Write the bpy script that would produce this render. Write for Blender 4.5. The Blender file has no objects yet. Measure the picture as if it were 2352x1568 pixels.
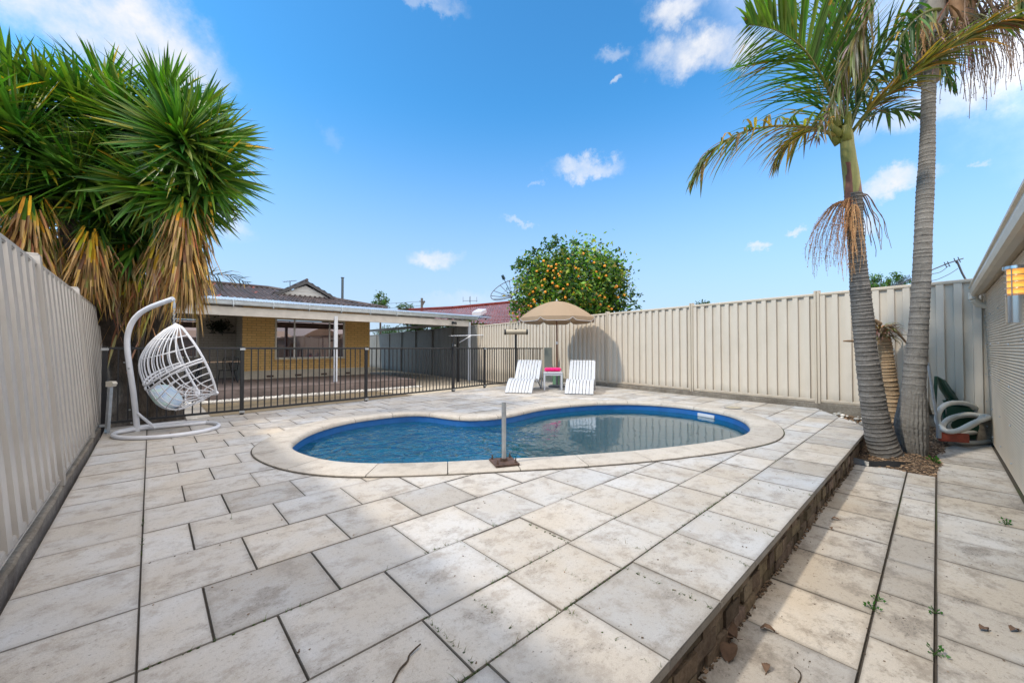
import bpy, bmesh, math, random
from mathutils import Vector, Matrix
random.seed(7)
PI = math.pi
S = bpy.context.scene
C = S.collection

# ------------------------------------------------------------------ camera
CAM_H = 1.1
FOC = 900.0                                   # focal length in units of a 2352-wide picture
PITCH = math.atan(16/900.0)
YAW = math.atan2(0.735, 0.678)
Fv = Vector((math.cos(YAW)*math.cos(PITCH), math.sin(YAW)*math.cos(PITCH), math.sin(PITCH)))
Rv = Vector((math.sin(YAW), -math.cos(YAW), 0))
Uv = Rv.cross(Fv)
CP = Vector((0, 0, CAM_H))
cam_d = bpy.data.cameras.new('camera')
cam = bpy.data.objects.new('camera', cam_d); C.objects.link(cam)
cam.matrix_world = Matrix(((Rv.x, Uv.x, -Fv.x, 0), (Rv.y, Uv.y, -Fv.y, 0), (Rv.z, Uv.z, -Fv.z, CAM_H), (0, 0, 0, 1)))
cam_d.sensor_width = 36; cam_d.lens = FOC/2352*36
cam_d.clip_start = 0.05; cam_d.clip_end = 2000
S.camera = cam

def ray(px, py): return Fv + Rv*((px-1176)/FOC) - Uv*((py-784)/FOC)
def at(px, py, depth): return CP + ray(px, py)*depth
def onz(px, py, z=0.0):
    d = ray(px, py); return CP + d*((z-CAM_H)/d.z)
def aty(px, py, y):
    d = ray(px, py); return CP + d*(y/d.y)

# ------------------------------------------------------------------ light
SUN_DIR = Vector((1.0, -0.36, -1.02)).normalized()      # the way the light travels
sun_el = math.asin(-SUN_DIR.z)
sd = bpy.data.lights.new('sun', 'SUN'); sd.energy = 2.0; sd.angle = math.radians(3.2); sd.color = (1.0, 0.90, 0.75)
sun = bpy.data.objects.new('sun', sd); C.objects.link(sun)
sun.rotation_euler = SUN_DIR.to_track_quat('-Z', 'Y').to_euler()
sun.location = (-10, 4, 12)
S.view_settings.view_transform = 'Standard'; S.view_settings.look = 'None'
S.view_settings.exposure = 0.70; S.view_settings.gamma = 1.0
S.view_settings.use_curve_mapping = False

W = bpy.data.worlds.new('World'); S.world = W; W.use_nodes = True
nt = W.node_tree; nt.nodes.clear()
def wn(t, **k):
    n = nt.nodes.new(t)
    for a, b in k.items(): setattr(n, a, b)
    return n
wl = nt.links.new
sky = wn('ShaderNodeTexSky', sky_type='NISHITA'); sky.sun_disc = False
sky.sun_elevation = sun_el
sky.sun_rotation = math.atan2(-SUN_DIR.x, -SUN_DIR.y)
sky.air_density = 1.0; sky.dust_density = 0.5; sky.ozone_density = 2.2; sky.altitude = 50
hsv = wn('ShaderNodeHueSaturation'); hsv.inputs['Hue'].default_value = 0.497; hsv.inputs['Saturation'].default_value = 1.12; hsv.inputs['Value'].default_value = 1.0
wl(sky.outputs[0], hsv.inputs['Color'])
tc = wn('ShaderNodeTexCoord')
nz = wn('ShaderNodeTexNoise'); nz.inputs['Scale'].default_value = 9; nz.inputs['Detail'].default_value = 8; nz.inputs['Roughness'].default_value = 0.68
wl(tc.outputs['Generated'], nz.inputs['Vector'])
sub = wn('ShaderNodeVectorMath', operation='SUBTRACT'); sub.inputs[1].default_value = (0.5, 0.5, 0.5)
wl(nz.outputs['Color'], sub.inputs[0])
sc = wn('ShaderNodeVectorMath', operation='SCALE'); sc.inputs['Scale'].default_value = 0.13
wl(sub.outputs[0], sc.inputs[0])
addv = wn('ShaderNodeVectorMath', operation='ADD'); wl(tc.outputs['Generated'], addv.inputs[0]); wl(sc.outputs[0], addv.inputs[1])
CLOUDS = [(120, 20, 380, 120, 1.0), (340, 90, 170, 130, 1.0), (450, 180, 70, 60, .6), (960, -5, 120, 26, .45), (1600, 118, 130, 62, 1.0), (1545, 40, 60, 55, .9),
          (1690, 110, 90, 50, .9), (1420, 130, 46, 24, .4), (1345, 386, 80, 26, .75), (992, 597, 66, 24, .95), (2050, 420, 100, 34, 1.0), (2320, 160, 150, 95, 1.0),
          (2150, 230, 240, 60, .6), (1745, 569, 32, 14, .8), (2243, 380, 26, 12, .7), (765, 310, 26, 36, .12), (1190, 512, 40, 8, .4),
          (500, 500, 80, 60, .6), (2000, 515, 50, 26, .7), (1830, 537, 30, 10, .6), (1416, 200, 16, 10, .5), (1240, 420, 18, 7, .3), (1060, 690, 120, 20, .3),
          (2700, 300, 300, 150, 1.0), (-400, 200, 350, 160, 1.0), (1500, -500, 350, 150, .8), (300, -500, 300, 120, .8)]
last = None
for (px, py, w, h, k) in CLOUDS:
    c = ray(px, py); L = c.length; c = c.normalized()
    r = (ray(px+8, py).normalized()-c); rw = r.length/8*w; r.normalize()
    u = (ray(px, py-8).normalized()-c); uh = u.length/8*h; u.normalize()
    a = wn('ShaderNodeVectorMath', operation='DOT_PRODUCT'); a.inputs[1].default_value = r/rw; wl(addv.outputs[0], a.inputs[0])
    b = wn('ShaderNodeVectorMath', operation='DOT_PRODUCT'); b.inputs[1].default_value = u/uh; wl(addv.outputs[0], b.inputs[0])
    oa, ob = c.dot(r)/rw, c.dot(u)/uh
    cx = wn('ShaderNodeCombineXYZ'); wl(a.outputs['Value'], cx.inputs[0]); wl(b.outputs['Value'], cx.inputs[1])
    cd = wn('ShaderNodeVectorMath', operation='DISTANCE'); cd.inputs[1].default_value = (oa, ob, 0); wl(cx.outputs[0], cd.inputs[0])
    mr = wn('ShaderNodeMapRange'); mr.interpolation_type = 'SMOOTHSTEP'
    mr.inputs['From Min'].default_value = 1.15; mr.inputs['From Max'].default_value = 0.25
    mr.inputs['To Min'].default_value = 0; mr.inputs['To Max'].default_value = k
    wl(cd.outputs['Value'], mr.inputs['Value'])
    if last is None: last = mr.outputs[0]
    else:
        mx = wn('ShaderNodeMath', operation='MAXIMUM'); wl(last, mx.inputs[0]); wl(mr.outputs[0], mx.inputs[1]); last = mx.outputs[0]
n2 = wn('ShaderNodeTexNoise'); n2.inputs['Scale'].default_value = 14; n2.inputs['Detail'].default_value = 7; n2.inputs['Roughness'].default_value = 0.62
wl(tc.outputs['Generated'], n2.inputs['Vector'])
mr2 = wn('ShaderNodeMapRange'); mr2.inputs['From Min'].default_value = 0.33; mr2.inputs['From Max'].default_value = 0.62
mr2.inputs['To Min'].default_value = 0.45; mr2.inputs['To Max'].default_value = 1.0
wl(n2.outputs['Fac'], mr2.inputs['Value'])
mm = wn('ShaderNodeMath', operation='MULTIPLY'); wl(last, mm.inputs[0]); wl(mr2.outputs[0], mm.inputs[1])
# thin pale veil that thickens towards the horizon, as in real air near the ground
sepz = wn('ShaderNodeSeparateXYZ'); wl(tc.outputs['Generated'], sepz.inputs[0])
hz = wn('ShaderNodeMapRange'); hz.interpolation_type = 'SMOOTHSTEP'; hz.inputs['From Min'].default_value = 0.55; hz.inputs['From Max'].default_value = -0.02
hz.inputs['To Min'].default_value = 0.0; hz.inputs['To Max'].default_value = 0.88
wl(sepz.outputs['Z'], hz.inputs['Value'])
mixh = wn('ShaderNodeMix', data_type='RGBA'); mixh.inputs[7].default_value = (2.45, 2.72, 3.6, 1)
tn = wn('ShaderNodeMix', data_type='RGBA', blend_type='MULTIPLY'); tn.inputs[0].default_value = 1; tn.inputs[7].default_value = (.47, 1.00, 1.17, 1)
wl(hsv.outputs[0], tn.inputs[6])
wl(hz.outputs[0], mixh.inputs[0]); wl(tn.outputs[2], mixh.inputs[6])
mixc = wn('ShaderNodeMix', data_type='RGBA'); mixc.inputs[7].default_value = (3.9, 3.95, 4.1, 1)
wl(mm.outputs[0], mixc.inputs[0]); wl(mixh.outputs[2], mixc.inputs[6])
# broad bright cloud bank, added unseen behind and above the camera as fill light
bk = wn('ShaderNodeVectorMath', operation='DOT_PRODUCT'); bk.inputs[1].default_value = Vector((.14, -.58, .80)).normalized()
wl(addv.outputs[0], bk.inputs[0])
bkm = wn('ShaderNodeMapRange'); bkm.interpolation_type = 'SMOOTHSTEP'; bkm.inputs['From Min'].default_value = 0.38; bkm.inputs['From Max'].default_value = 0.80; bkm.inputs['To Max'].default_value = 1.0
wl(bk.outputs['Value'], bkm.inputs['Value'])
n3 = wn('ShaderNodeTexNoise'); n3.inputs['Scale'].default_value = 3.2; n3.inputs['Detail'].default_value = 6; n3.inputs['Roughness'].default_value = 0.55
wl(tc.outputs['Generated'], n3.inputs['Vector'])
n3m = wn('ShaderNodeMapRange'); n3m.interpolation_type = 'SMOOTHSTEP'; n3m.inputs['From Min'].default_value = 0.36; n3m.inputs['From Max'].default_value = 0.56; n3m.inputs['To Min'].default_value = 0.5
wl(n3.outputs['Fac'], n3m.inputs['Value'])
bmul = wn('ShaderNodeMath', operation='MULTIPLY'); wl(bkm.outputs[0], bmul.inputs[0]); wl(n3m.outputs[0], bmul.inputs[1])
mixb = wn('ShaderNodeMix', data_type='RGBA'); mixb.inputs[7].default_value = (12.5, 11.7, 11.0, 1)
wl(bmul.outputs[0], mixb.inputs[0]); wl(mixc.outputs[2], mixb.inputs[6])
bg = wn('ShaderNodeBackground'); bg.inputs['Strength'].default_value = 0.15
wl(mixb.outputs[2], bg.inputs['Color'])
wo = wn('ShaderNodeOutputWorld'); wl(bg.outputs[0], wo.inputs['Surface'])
try:
    W.cycles.sampling_method = 'MANUAL'; W.cycles.sample_map_resolution = 1024
except Exception: pass

# ------------------------------------------------------------------ object helpers
def tag(o, label=None, cat=None, group=None, kind=None):
    if label: o['label'] = label
    if cat: o['category'] = cat
    if group: o['group'] = group
    if kind: o['kind'] = kind
    return o
def thing(name, label, cat, loc=(0, 0, 0), rz=0, group=None):
    o = bpy.data.objects.new(name, None); C.objects.link(o)
    o.location = loc; o.rotation_euler = (0, 0, rz); o.empty_display_size = 0.2
    return tag(o, label, cat, group)
class MB:
    def __init__(s): s.v = []; s.f = []; s.c = []; s.uv = []; s.hasuv = False
    def face(s, idx, col=None, uv=None):
        s.f.append(tuple(idx)); s.c.append(col or (1, 1, 1)); s.uv.append(uv)
        if uv: s.hasuv = True
    def poly(s, pts, col=None, uv=None):
        n = len(s.v); s.v += [tuple(p) for p in pts]; s.face(range(n, n+len(pts)), col, uv)
    def box(s, a, b, col=None, M=None):
        x0, y0, z0 = a; x1, y1, z1 = b
        P = [(x0, y0, z0), (x1, y0, z0), (x1, y1, z0), (x0, y1, z0), (x0, y0, z1), (x1, y0, z1), (x1, y1, z1), (x0, y1, z1)]
        if M: P = [tuple(M @ Vector(p)) for p in P]
        n = len(s.v); s.v += P
        for q in ((0, 3, 2, 1), (4, 5, 6, 7), (0, 1, 5, 4), (1, 2, 6, 5), (2, 3, 7, 6), (3, 0, 4, 7)): s.face([n+i for i in q], col)
    def bbox(s, a, b, e=0.004, col=None, M=None):
        # box with chamfered edges (all 12)
        x0, y0, z0 = a; x1, y1, z1 = b
        n = len(s.v); P = []
        for sx in (0, 1):
            for sy in (0, 1):
                for sz in (0, 1):
                    X = (x0, x1)[sx]; Y = (y0, y1)[sy]; Z = (z0, z1)[sz]
                    dx = e if sx == 0 else -e; dy = e if sy == 0 else -e; dz = e if sz == 0 else -e
                    P += [(X, Y+dy, Z+dz), (X+dx, Y, Z+dz), (X+dx, Y+dy, Z)]
        if M: P = [tuple(M @ Vector(p)) for p in P]
        s.v += P
        def I(sx, sy, sz, k): return n+((sx*2+sy)*2+sz)*3+k
        F = []
        F.append([I(0, 0, 0, 0), I(0, 0, 1, 0), I(0, 1, 1, 0), I(0, 1, 0, 0)]); F.append([I(1, 0, 0, 0), I(1, 1, 0, 0), I(1, 1, 1, 0), I(1, 0, 1, 0)])
        F.append([I(0, 0, 0, 1), I(1, 0, 0, 1), I(1, 0, 1, 1), I(0, 0, 1, 1)]); F.append([I(0, 1, 0, 1), I(0, 1, 1, 1), I(1, 1, 1, 1), I(1, 1, 0, 1)])
        F.append([I(0, 0, 0, 2), I(0, 1, 0, 2), I(1, 1, 0, 2), I(1, 0, 0, 2)]); F.append([I(0, 0, 1, 2), I(1, 0, 1, 2), I(1, 1, 1, 2), I(0, 1, 1, 2)])
        for p in (0, 1):
            for q in (0, 1):
                F.append([I(0, p, q, 1), I(1, p, q, 1), I(1, p, q, 2), I(0, p, q, 2)])
                F.append([I(p, 0, q, 0), I(p, 1, q, 0), I(p, 1, q, 2), I(p, 0, q, 2)])
                F.append([I(p, q, 0, 0), I(p, q, 1, 0), I(p, q, 1, 1), I(p, q, 0, 1)])
        for a1 in (0, 1):
            for a2 in (0, 1):
                for a3 in (0, 1): F.append([I(a1, a2, a3, 0), I(a1, a2, a3, 1), I(a1, a2, a3, 2)])
        for q in F: s.face(q, col)
    def tube(s, pts, rad, seg=8, caps=True, col=None):
        pts = [Vector(p) for p in pts]; n = len(pts)
        if not hasattr(rad, '__len__'): rad = [rad]*n
        base = len(s.v); prev = None
        for i, p in enumerate(pts):
            t = (pts[min(i+1, n-1)]-pts[max(i-1, 0)])
            if t.length < 1e-9: t = Vector((0, 0, 1))
            t.normalize()
            if prev is None:
                a = Vector((0, 0, 1)) if abs(t.z) < .9 else Vector((1, 0, 0))
                u = t.cross(a).normalized()
            else:
                u = (prev - t*prev.dot(t))
                u = u.normalized() if u.length > 1e-6 else t.orthogonal().normalized()
            prev = u; w = t.cross(u)
            for k in range(seg):
                an = 2*PI*k/seg; s.v.append(tuple(p+(u*math.cos(an)+w*math.sin(an))*rad[i]))
        for i in range(n-1):
            for k in range(seg):
                k2 = (k+1) % seg
                s.face([base+i*seg+k, base+i*seg+k2, base+(i+1)*seg+k2, base+(i+1)*seg+k], col)
        if caps:
            s.face([base+k for k in range(seg)][::-1], col); s.face([base+(n-1)*seg+k for k in range(seg)], col)
    def loft(s, rows, close=False, col=None):
        base = len(s.v); m = len(rows[0])
        for r in rows: s.v += [tuple(p) for p in r]
        for i in range(len(rows)-1):
            for k in range(m if close else m-1):
                k2 = (k+1) % m
                s.face([base+i*m+k, base+i*m+k2, base+(i+1)*m+k2, base+(i+1)*m+k], col)
    def sphere(s, c, r, seg=8, rings=6, col=None, sc=(1, 1, 1)):
        rows = []
        for i in range(rings+1):
            th = PI*i/rings
            rows.append([(c[0]+r*sc[0]*math.sin(th)*math.cos(2*PI*k/seg), c[1]+r*sc[1]*math.sin(th)*math.sin(2*PI*k/seg), c[2]+r*sc[2]*math.cos(th)) for k in range(seg)])
        s.loft(rows, True, col)
    def build(s, name, mat, parent=None, smooth=False, fixn=False):
        me = bpy.data.meshes.new(name); me.from_pydata(s.v, [], s.f)
        me.materials.append(mat)
        ca = me.color_attributes.new('tone', 'FLOAT_COLOR', 'CORNER')
        buf = []
        for f, c in zip(s.f, s.c): buf += [c[0], c[1], c[2], 1.0]*len(f)
        ca.data.foreach_set('color', buf)
        if s.hasuv:
            ul = me.uv_layers.new(name='uv'); b = []
            for f, u in zip(s.f, s.uv):
                for i in range(len(f)): b += list(u[i]) if u else [0.5, 0.5]
            ul.data.foreach_set('uv', b)
        if fixn:
            bm = bmesh.new(); bm.from_mesh(me); bmesh.ops.recalc_face_normals(bm, faces=bm.faces); bm.to_mesh(me); bm.free()
        if smooth:
            me.polygons.foreach_set('use_smooth', [True]*len(me.polygons))
            if smooth != 'all':
                try: me.set_sharp_from_angle(angle=math.radians(35))
                except Exception: pass
        me.update()
        o = bpy.data.objects.new(name, me); C.objects.link(o)
        if parent: o.parent = parent
        return o
def struct(o): o['kind'] = 'structure'; return o
def lerp(a, b, t): return a+(b-a)*t
def smooth_path(pts, n=6):
    pts = [Vector(p) for p in pts]; out = []
    for i in range(len(pts)-1):
        p0 = pts[max(i-1, 0)]; p1 = pts[i]; p2 = pts[i+1]; p3 = pts[min(i+2, len(pts)-1)]
        for k in range(n):
            t = k/n
            out.append(0.5*((2*p1)+(p2-p0)*t+(2*p0-5*p1+4*p2-p3)*t*t+(3*p1-p0-3*p2+p3)*t**3))
    out.append(pts[-1]); return out
def smooth_loop(pts, n=6):
    pts = [Vector(p) for p in pts]; out = []; m = len(pts)
    for i in range(m):
        p0 = pts[i-1]; p1 = pts[i]; p2 = pts[(i+1) % m]; p3 = pts[(i+2) % m]
        for k in range(n):
            t = k/n
            out.append(0.5*((2*p1)+(p2-p0)*t+(2*p0-5*p1+4*p2-p3)*t*t+(3*p1-p0-3*p2+p3)*t**3))
    return out

# ------------------------------------------------------------------ materials
class Mat:
    def __init__(s, name):
        s.m = bpy.data.materials.new(name); s.m.use_nodes = True; s.t = s.m.node_tree; s.t.nodes.clear()
        s.out = s.n('ShaderNodeOutputMaterial'); s.b = s.n('ShaderNodeBsdfPrincipled'); s.l(s.b.outputs[0], s.out.inputs[0])
        s.tc = s.n('ShaderNodeTexCoord')
    def n(s, t, **k):
        x = s.t.nodes.new(t)
        for a, b in k.items(): setattr(x, a, b)
        return x
    def l(s, a, b): s.t.links.new(a, b)
    def vec(s, scale=(1, 1, 1), src='Object', rot=(0, 0, 0)):
        m = s.n('ShaderNodeMapping'); m.inputs['Scale'].default_value = scale; m.inputs['Rotation'].default_value = rot
        s.l(s.tc.outputs[src], m.inputs['Vector']); return m.outputs[0]
    def noise(s, scale, detail=4, rough=.55, v=None, dist=0):
        x = s.n('ShaderNodeTexNoise'); x.inputs['Scale'].default_value = scale; x.inputs['Detail'].default_value = detail
        x.inputs['Roughness'].default_value = rough; x.inputs['Distortion'].default_value = dist
        s.l(v if v else s.tc.outputs['Object'], x.inputs['Vector']); return x.outputs['Fac']
    def ramp(s, fac, stops):
        r = s.n('ShaderNodeValToRGB'); e = r.color_ramp.elements
        while len(e) < len(stops): e.new(0.5)
        for q, (p, c) in zip(e, stops):
            q.position = p; q.color = (c[0], c[1], c[2], 1) if hasattr(c, '__len__') else (c, c, c, 1)
        s.l(fac, r.inputs[0]); return r.outputs[0]
    def mix(s, f, a, b, mode='MIX'):
        x = s.n('ShaderNodeMix', data_type='RGBA', blend_type=mode)
        for sock, val in ((0, f), (6, a), (7, b)):
            if hasattr(val, 'is_output'): s.l(val, x.inputs[sock])
            elif sock == 0: x.inputs[0].default_value = val
            else: x.inputs[sock].default_value = (val[0], val[1], val[2], 1)
        return x.outputs[2]
    def math(s, op, a, b=None, c=None):
        x = s.n('ShaderNodeMath', operation=op)
        for i, v in enumerate((a, b, c)):
            if v is None: continue
            if hasattr(v, 'is_output'): s.l(v, x.inputs[i])
            else: x.inputs[i].default_value = v
        return x.outputs[0]
    def tone(s):
        a = s.n('ShaderNodeAttribute'); a.attribute_name = 'tone'; return a.outputs['Color']
    def col(s, c):
        if hasattr(c, 'is_output'): s.l(c, s.b.inputs['Base Color'])
        else: s.b.inputs['Base Color'].default_value = (c[0], c[1], c[2], 1)
        return s
    def set(s, **k):
        for a, v in k.items():
            nm = {'rough': 'Roughness', 'metal': 'Metallic', 'spec': 'Specular IOR Level', 'trans': 'Transmission Weight', 'coat': 'Coat Weight', 'sheen': 'Sheen Weight'}[a]
            if hasattr(v, 'is_output'): s.l(v, s.b.inputs[nm])
            else: s.b.inputs[nm].default_value = v
        return s
    def bump(s, h, strength=.3, dist=.01):
        x = s.n('ShaderNodeBump'); x.inputs['Strength'].default_value = strength; x.inputs['Distance'].default_value = dist
        s.l(h, x.inputs['Height']); s.l(x.outputs[0], s.b.inputs['Normal']); return s
def simple(name, c, rough=.5, metal=0, var=.12, scale=6, bump=0, bscale=60, spec=.5, tone=False, stretch=(1, 1, 1)):
    m = Mat(name); v = m.vec(stretch)
    f = m.noise(scale, 5, .6, v)
    col = m.mix(m.ramp(f, [(.3, 0), (.7, 1)]), [x*(1-var) for x in c], [min(1, x*(1+var)) for x in c])
    if tone: col = m.mix(1.0, col, m.tone(), 'MULTIPLY')
    m.col(col).set(rough=rough, metal=metal, spec=spec)
    if bump: m.bump(m.noise(bscale, 4, .6, v), bump, .005)
    return m.m

def paving_mat(name, c_light, c_dark, warm, dirt=.5, edge=.5, moss=False):
    m = Mat(name)
    big = m.noise(1.9, 6, .62); med = m.noise(6.5, 9, .74); fine = m.noise(55, 5, .7); grain = m.noise(320, 2, .6)
    base = m.mix(m.ramp(big, [(.36, 0), (.60, 1)]), c_light, warm)
    st = m.ramp(med, [(.38, 1), (.50, 0)])
    base = m.mix(m.math('MULTIPLY', st, dirt*.8), base, c_dark)
    # scuffed rough patches: local masks filled with short dark pits
    pm_ = m.ramp(m.noise(3.3, 5, .7, m.vec((1, 1.4, 1), rot=(0, 0, .6))), [(.55, 0), (.64, 1)])
    sk = m.noise(70, 4, .75, m.vec((1, 2.2, 1), rot=(0, 0, .9)))
    base = m.mix(m.math('MULTIPLY', pm_, dirt*.55), base, [x*.85 for x in c_dark])
    base = m.mix(m.math('MULTIPLY', m.math('MULTIPLY', pm_, m.ramp(sk, [(.36, 1), (.46, 0)])), .8), base, [x*.35 for x in c_dark])
    # dirt along the rim of each slab
    sep = m.n('ShaderNodeSeparateXYZ'); m.l(m.tc.outputs['UV'], sep.inputs[0])
    def edgef(o): return m.math('ABSOLUTE', m.math('SUBTRACT', o, .5))
    e = m.math('MAXIMUM', edgef(sep.outputs[0]), edgef(sep.outputs[1]))
    e = m.math('ADD', e, m.math('MULTIPLY', m.math('SUBTRACT', med, .5), .22))
    ef = m.ramp(e, [(.445, 0), (.485, .5), (.53, 1)])
    base = m.mix(m.math('MULTIPLY', ef, edge), base, [x*.62 for x in c_dark])
    base = m.mix(m.ramp(fine, [(.28, .6), (.44, 0)]), base, [x*.55 for x in c_dark])
    base = m.mix(.30, base, m.ramp(grain, [(.3, 0.25), (.7, 1)]), 'MULTIPLY')
    base = m.mix(1.0, base, m.tone(), 'MULTIPLY')
    # small pits
    vo = m.n('ShaderNodeTexVoronoi'); vo.inputs['Scale'].default_value = 26; vo.inputs['Randomness'].default_value = 1
    m.l(m.vec((1, 1.8, 1), rot=(0, 0, .5)), vo.inputs['Vector'])
    sel = m.n('ShaderNodeSeparateColor'); m.l(vo.outputs['Color'], sel.inputs[0])
    pit = m.math('MULTIPLY', m.ramp(vo.outputs['Distance'], [(.07, 1), (.14, 0)]), m.math('GREATER_THAN', sel.outputs[0], .88))
    base = m.mix(m.math('MULTIPLY', pit, .75), base, (.10, .085, .07))
    m.col(base).set(rough=.82, spec=.3)
    h = m.math('ADD', m.math('MULTIPLY', fine, .5), m.math('SUBTRACT', m.math('MULTIPLY', med, 1.2), m.math('MULTIPLY', pit, 1.0)))
    m.bump(m.math('ADD', h, m.math('MULTIPLY', grain, .25)), .35, .006)
    return m.m
M = {}
M['slab'] = paving_mat('sandstone_paver', (.53, .52, .51), (.33, .29, .25), (.50, .455, .40), .8, .55)
M['slab_path'] = paving_mat('worn_path_paver', (.54, .51, .475), (.25, .215, .18), (.48, .425, .36), .9, .65)
M['coping'] = paving_mat('coping_stone', (.50, .47, .43), (.35, .31, .27), (.47, .43, .38), .6, .35)
def joint_mat():
    m = Mat('joint_sand_and_moss'); f = m.noise(1.1, 5, .6); f2 = m.noise(60, 3)
    c = m.mix(m.ramp(f, [(.54, 0), (.64, 1)]), (.052, .042, .033), (.038, .055, .016))
    c = m.mix(m.ramp(f2, [(.4, 0), (.7, .6)]), c, (.09, .075, .055)); m.col(c).set(rough=1); return m.m
M['joint'] = joint_mat()
def concrete(name, c, d):
    m = Mat(name); a = m.noise(3, 8, .7); b = m.noise(40, 5, .7)
    col = m.mix(m.ramp(a, [(.35, 0), (.65, 1)]), d, c); col = m.mix(m.ramp(b, [(.3, .5), (.6, 0)]), col, [x*.5 for x in d])
    m.col(col).set(rough=.92, spec=.2); m.bump(b, .5, .01); return m.m
M['concrete'] = concrete('weathered_concrete', (.26, .23, .19), (.12, .10, .08))
M['concrete_pale'] = concrete('pale_concrete', (.36, .33, .29), (.25, .225, .20))
def fence_mat(name, c, c2, streak=.35):
    m = Mat(name); v = m.vec((3, 3, .7)); a = m.noise(2.2, 6, .65, v); b = m.noise(1.1, 4, .6)
    col = m.mix(m.ramp(a, [(.35, 0), (.75, streak)]), c, c2)
    col = m.mix(m.ramp(b, [(.55, 0), (.75, .35)]), col, c2)
    sp = m.noise(30, 3, .7); col = m.mix(m.ramp(sp, [(.70, 0), (.78, .35)]), col, [x*.5 for x in c2])
    zz = m.n('ShaderNodeSeparateXYZ'); m.l(m.tc.outputs['Object'], zz.inputs[0])          # dried mud splashed up from the ground
    col = m.mix(m.ramp(m.math('ADD', m.math('MULTIPLY', zz.outputs[2], 1.3), m.math('MULTIPLY', a, .45)), [(.32, .55), (.62, 0)]), col, [x*.55 for x in c2])
    m.col(col).set(rough=.42, spec=.45); m.bump(m.noise(2.5, 3), .25, .03); return m.m
M['fence'] = fence_mat('cream_steel_sheet', (.56, .495, .415), (.43, .375, .30))
M['fence_rail'] = fence_mat('cream_steel_rail', (.50, .43, .34), (.38, .31, .24), .2)
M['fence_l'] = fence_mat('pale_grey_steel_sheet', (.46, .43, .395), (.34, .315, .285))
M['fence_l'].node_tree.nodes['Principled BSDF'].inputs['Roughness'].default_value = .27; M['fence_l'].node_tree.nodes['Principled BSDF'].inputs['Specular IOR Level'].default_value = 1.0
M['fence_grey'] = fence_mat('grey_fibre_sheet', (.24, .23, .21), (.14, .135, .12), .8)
M['black'] = simple('black_powder_coat', (.012, .013, .016), .35, 0, .2)
M['white_metal'] = simple('white_powder_coat', (.58, .60, .65), .32, 0, .04)
M['white_plastic'] = simple('white_resin', (.47, .49, .53), .38, 0, .03)
M['galv'] = simple('galvanised_steel', (.42, .44, .46), .38, .75, .18, 14)
M['steel'] = simple('brushed_stainless', (.56, .55, .53), .24, 1.0, .08, 30, stretch=(1, 1, .1))
M['rust'] = simple('rusty_plate', (.085, .05, .038), .75, .2, .5, 18, .5, 50)
M['beam'] = simple('cream_painted_timber', (.54, .51, .47), .6, 0, .12, 3)
M['white_paint'] = simple('white_painted_post', (.62, .65, .70), .4, 0, .05)
M['gutter'] = simple('zincalume_gutter', (.52, .58, .63), .33, .6, .15, 5)
M['corr'] = simple('zincalume_roof', (.55, .60, .64), .35, .6, .12, 5)
M['shedwall'] = simple('beige_shed_steel', (.54, .46, .36), .45, .1, .09, 2)
M['shedgut'] = simple('beige_gutter_steel', (.55, .46, .34), .35, .1, .1, 3)
M['soffit'] = simple('tan_soffit', (.50, .40, .28), .6, 0, .08, 2)
M['white_pipe'] = simple('cream_pvc', (.62, .58, .50), .45, 0, .05)

# ------------------------------------------------------------------ pool curve
inner_px = [(1.143, 4.733), (1.171, 4.94), (1.248, 5.13), (1.36, 5.33), (1.55, 5.6), (1.84, 5.86), (2.2, 6.06), (2.56, 6.13), (2.95, 6.12), (3.28, 6.0), (3.45, 5.76),
            (3.51, 5.45), (3.60, 5.17), (3.74, 4.98), (3.95, 4.86), (4.22, 4.81), (4.55, 4.83), (5.13, 4.95), (5.7, 4.92), (6.50, 4.72), (7.18, 4.22), (7.48, 3.45), (7.32, 2.67),
            (7.06, 2.29), (6.73, 2.03), (6.36, 1.84), (6.0, 1.72), (5.7, 1.67), (5.42, 1.67), (5.13, 1.715), (4.56, 1.88), (3.92, 2.135), (3.49, 2.353), (3.0, 2.63), (2.58, 2.90),
            (2.213, 3.135), (2.0, 3.28), (1.73, 3.48), (1.54, 3.655), (1.395, 3.83), (1.285, 4.03), (1.21, 4.26), (1.165, 4.49)]
loop = smooth_loop([(x, y, 0) for x, y in inner_px], 5)
def smooth_it(L, k):
    for _ in range(k): L = [(L[i-1]+L[i]*2+L[(i+1) % len(L)])/4 for i in range(len(L))]
    return L
loop = smooth_it(loop, 6)
def offset(L, d):          # outward offset (loop runs clockwise seen from above)
    out = []
    n = len(L)
    for i in range(n):
        t = (L[(i+1) % n]-L[i-1]).normalized(); out.append(L[i]+Vector((-t.y, t.x, 0))*d)
    return out
COP = 0.37
def area(L): return sum(L[i-1].x*L[i].y-L[i].x*L[i-1].y for i in range(len(L)))/2
sgn = 1 if abs(area(offset(loop, .1))) > abs(area(loop)) else -1
outer = smooth_it(offset(loop, sgn*COP), 8); mid = offset(loop, sgn*COP*.5)
def inside(L, x, y):
    c = False; n = len(L); j = n-1
    for i in range(n):
        if (L[i].y > y) != (L[j].y > y) and x < (L[j].x-L[i].x)*(y-L[i].y)/(L[j].y-L[i].y)+L[i].x: c = not c
        j = i
    return c
bbx = (min(p.x for p in outer), max(p.x for p in outer), min(p.y for p in outer), max(p.y for p in outer))

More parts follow.
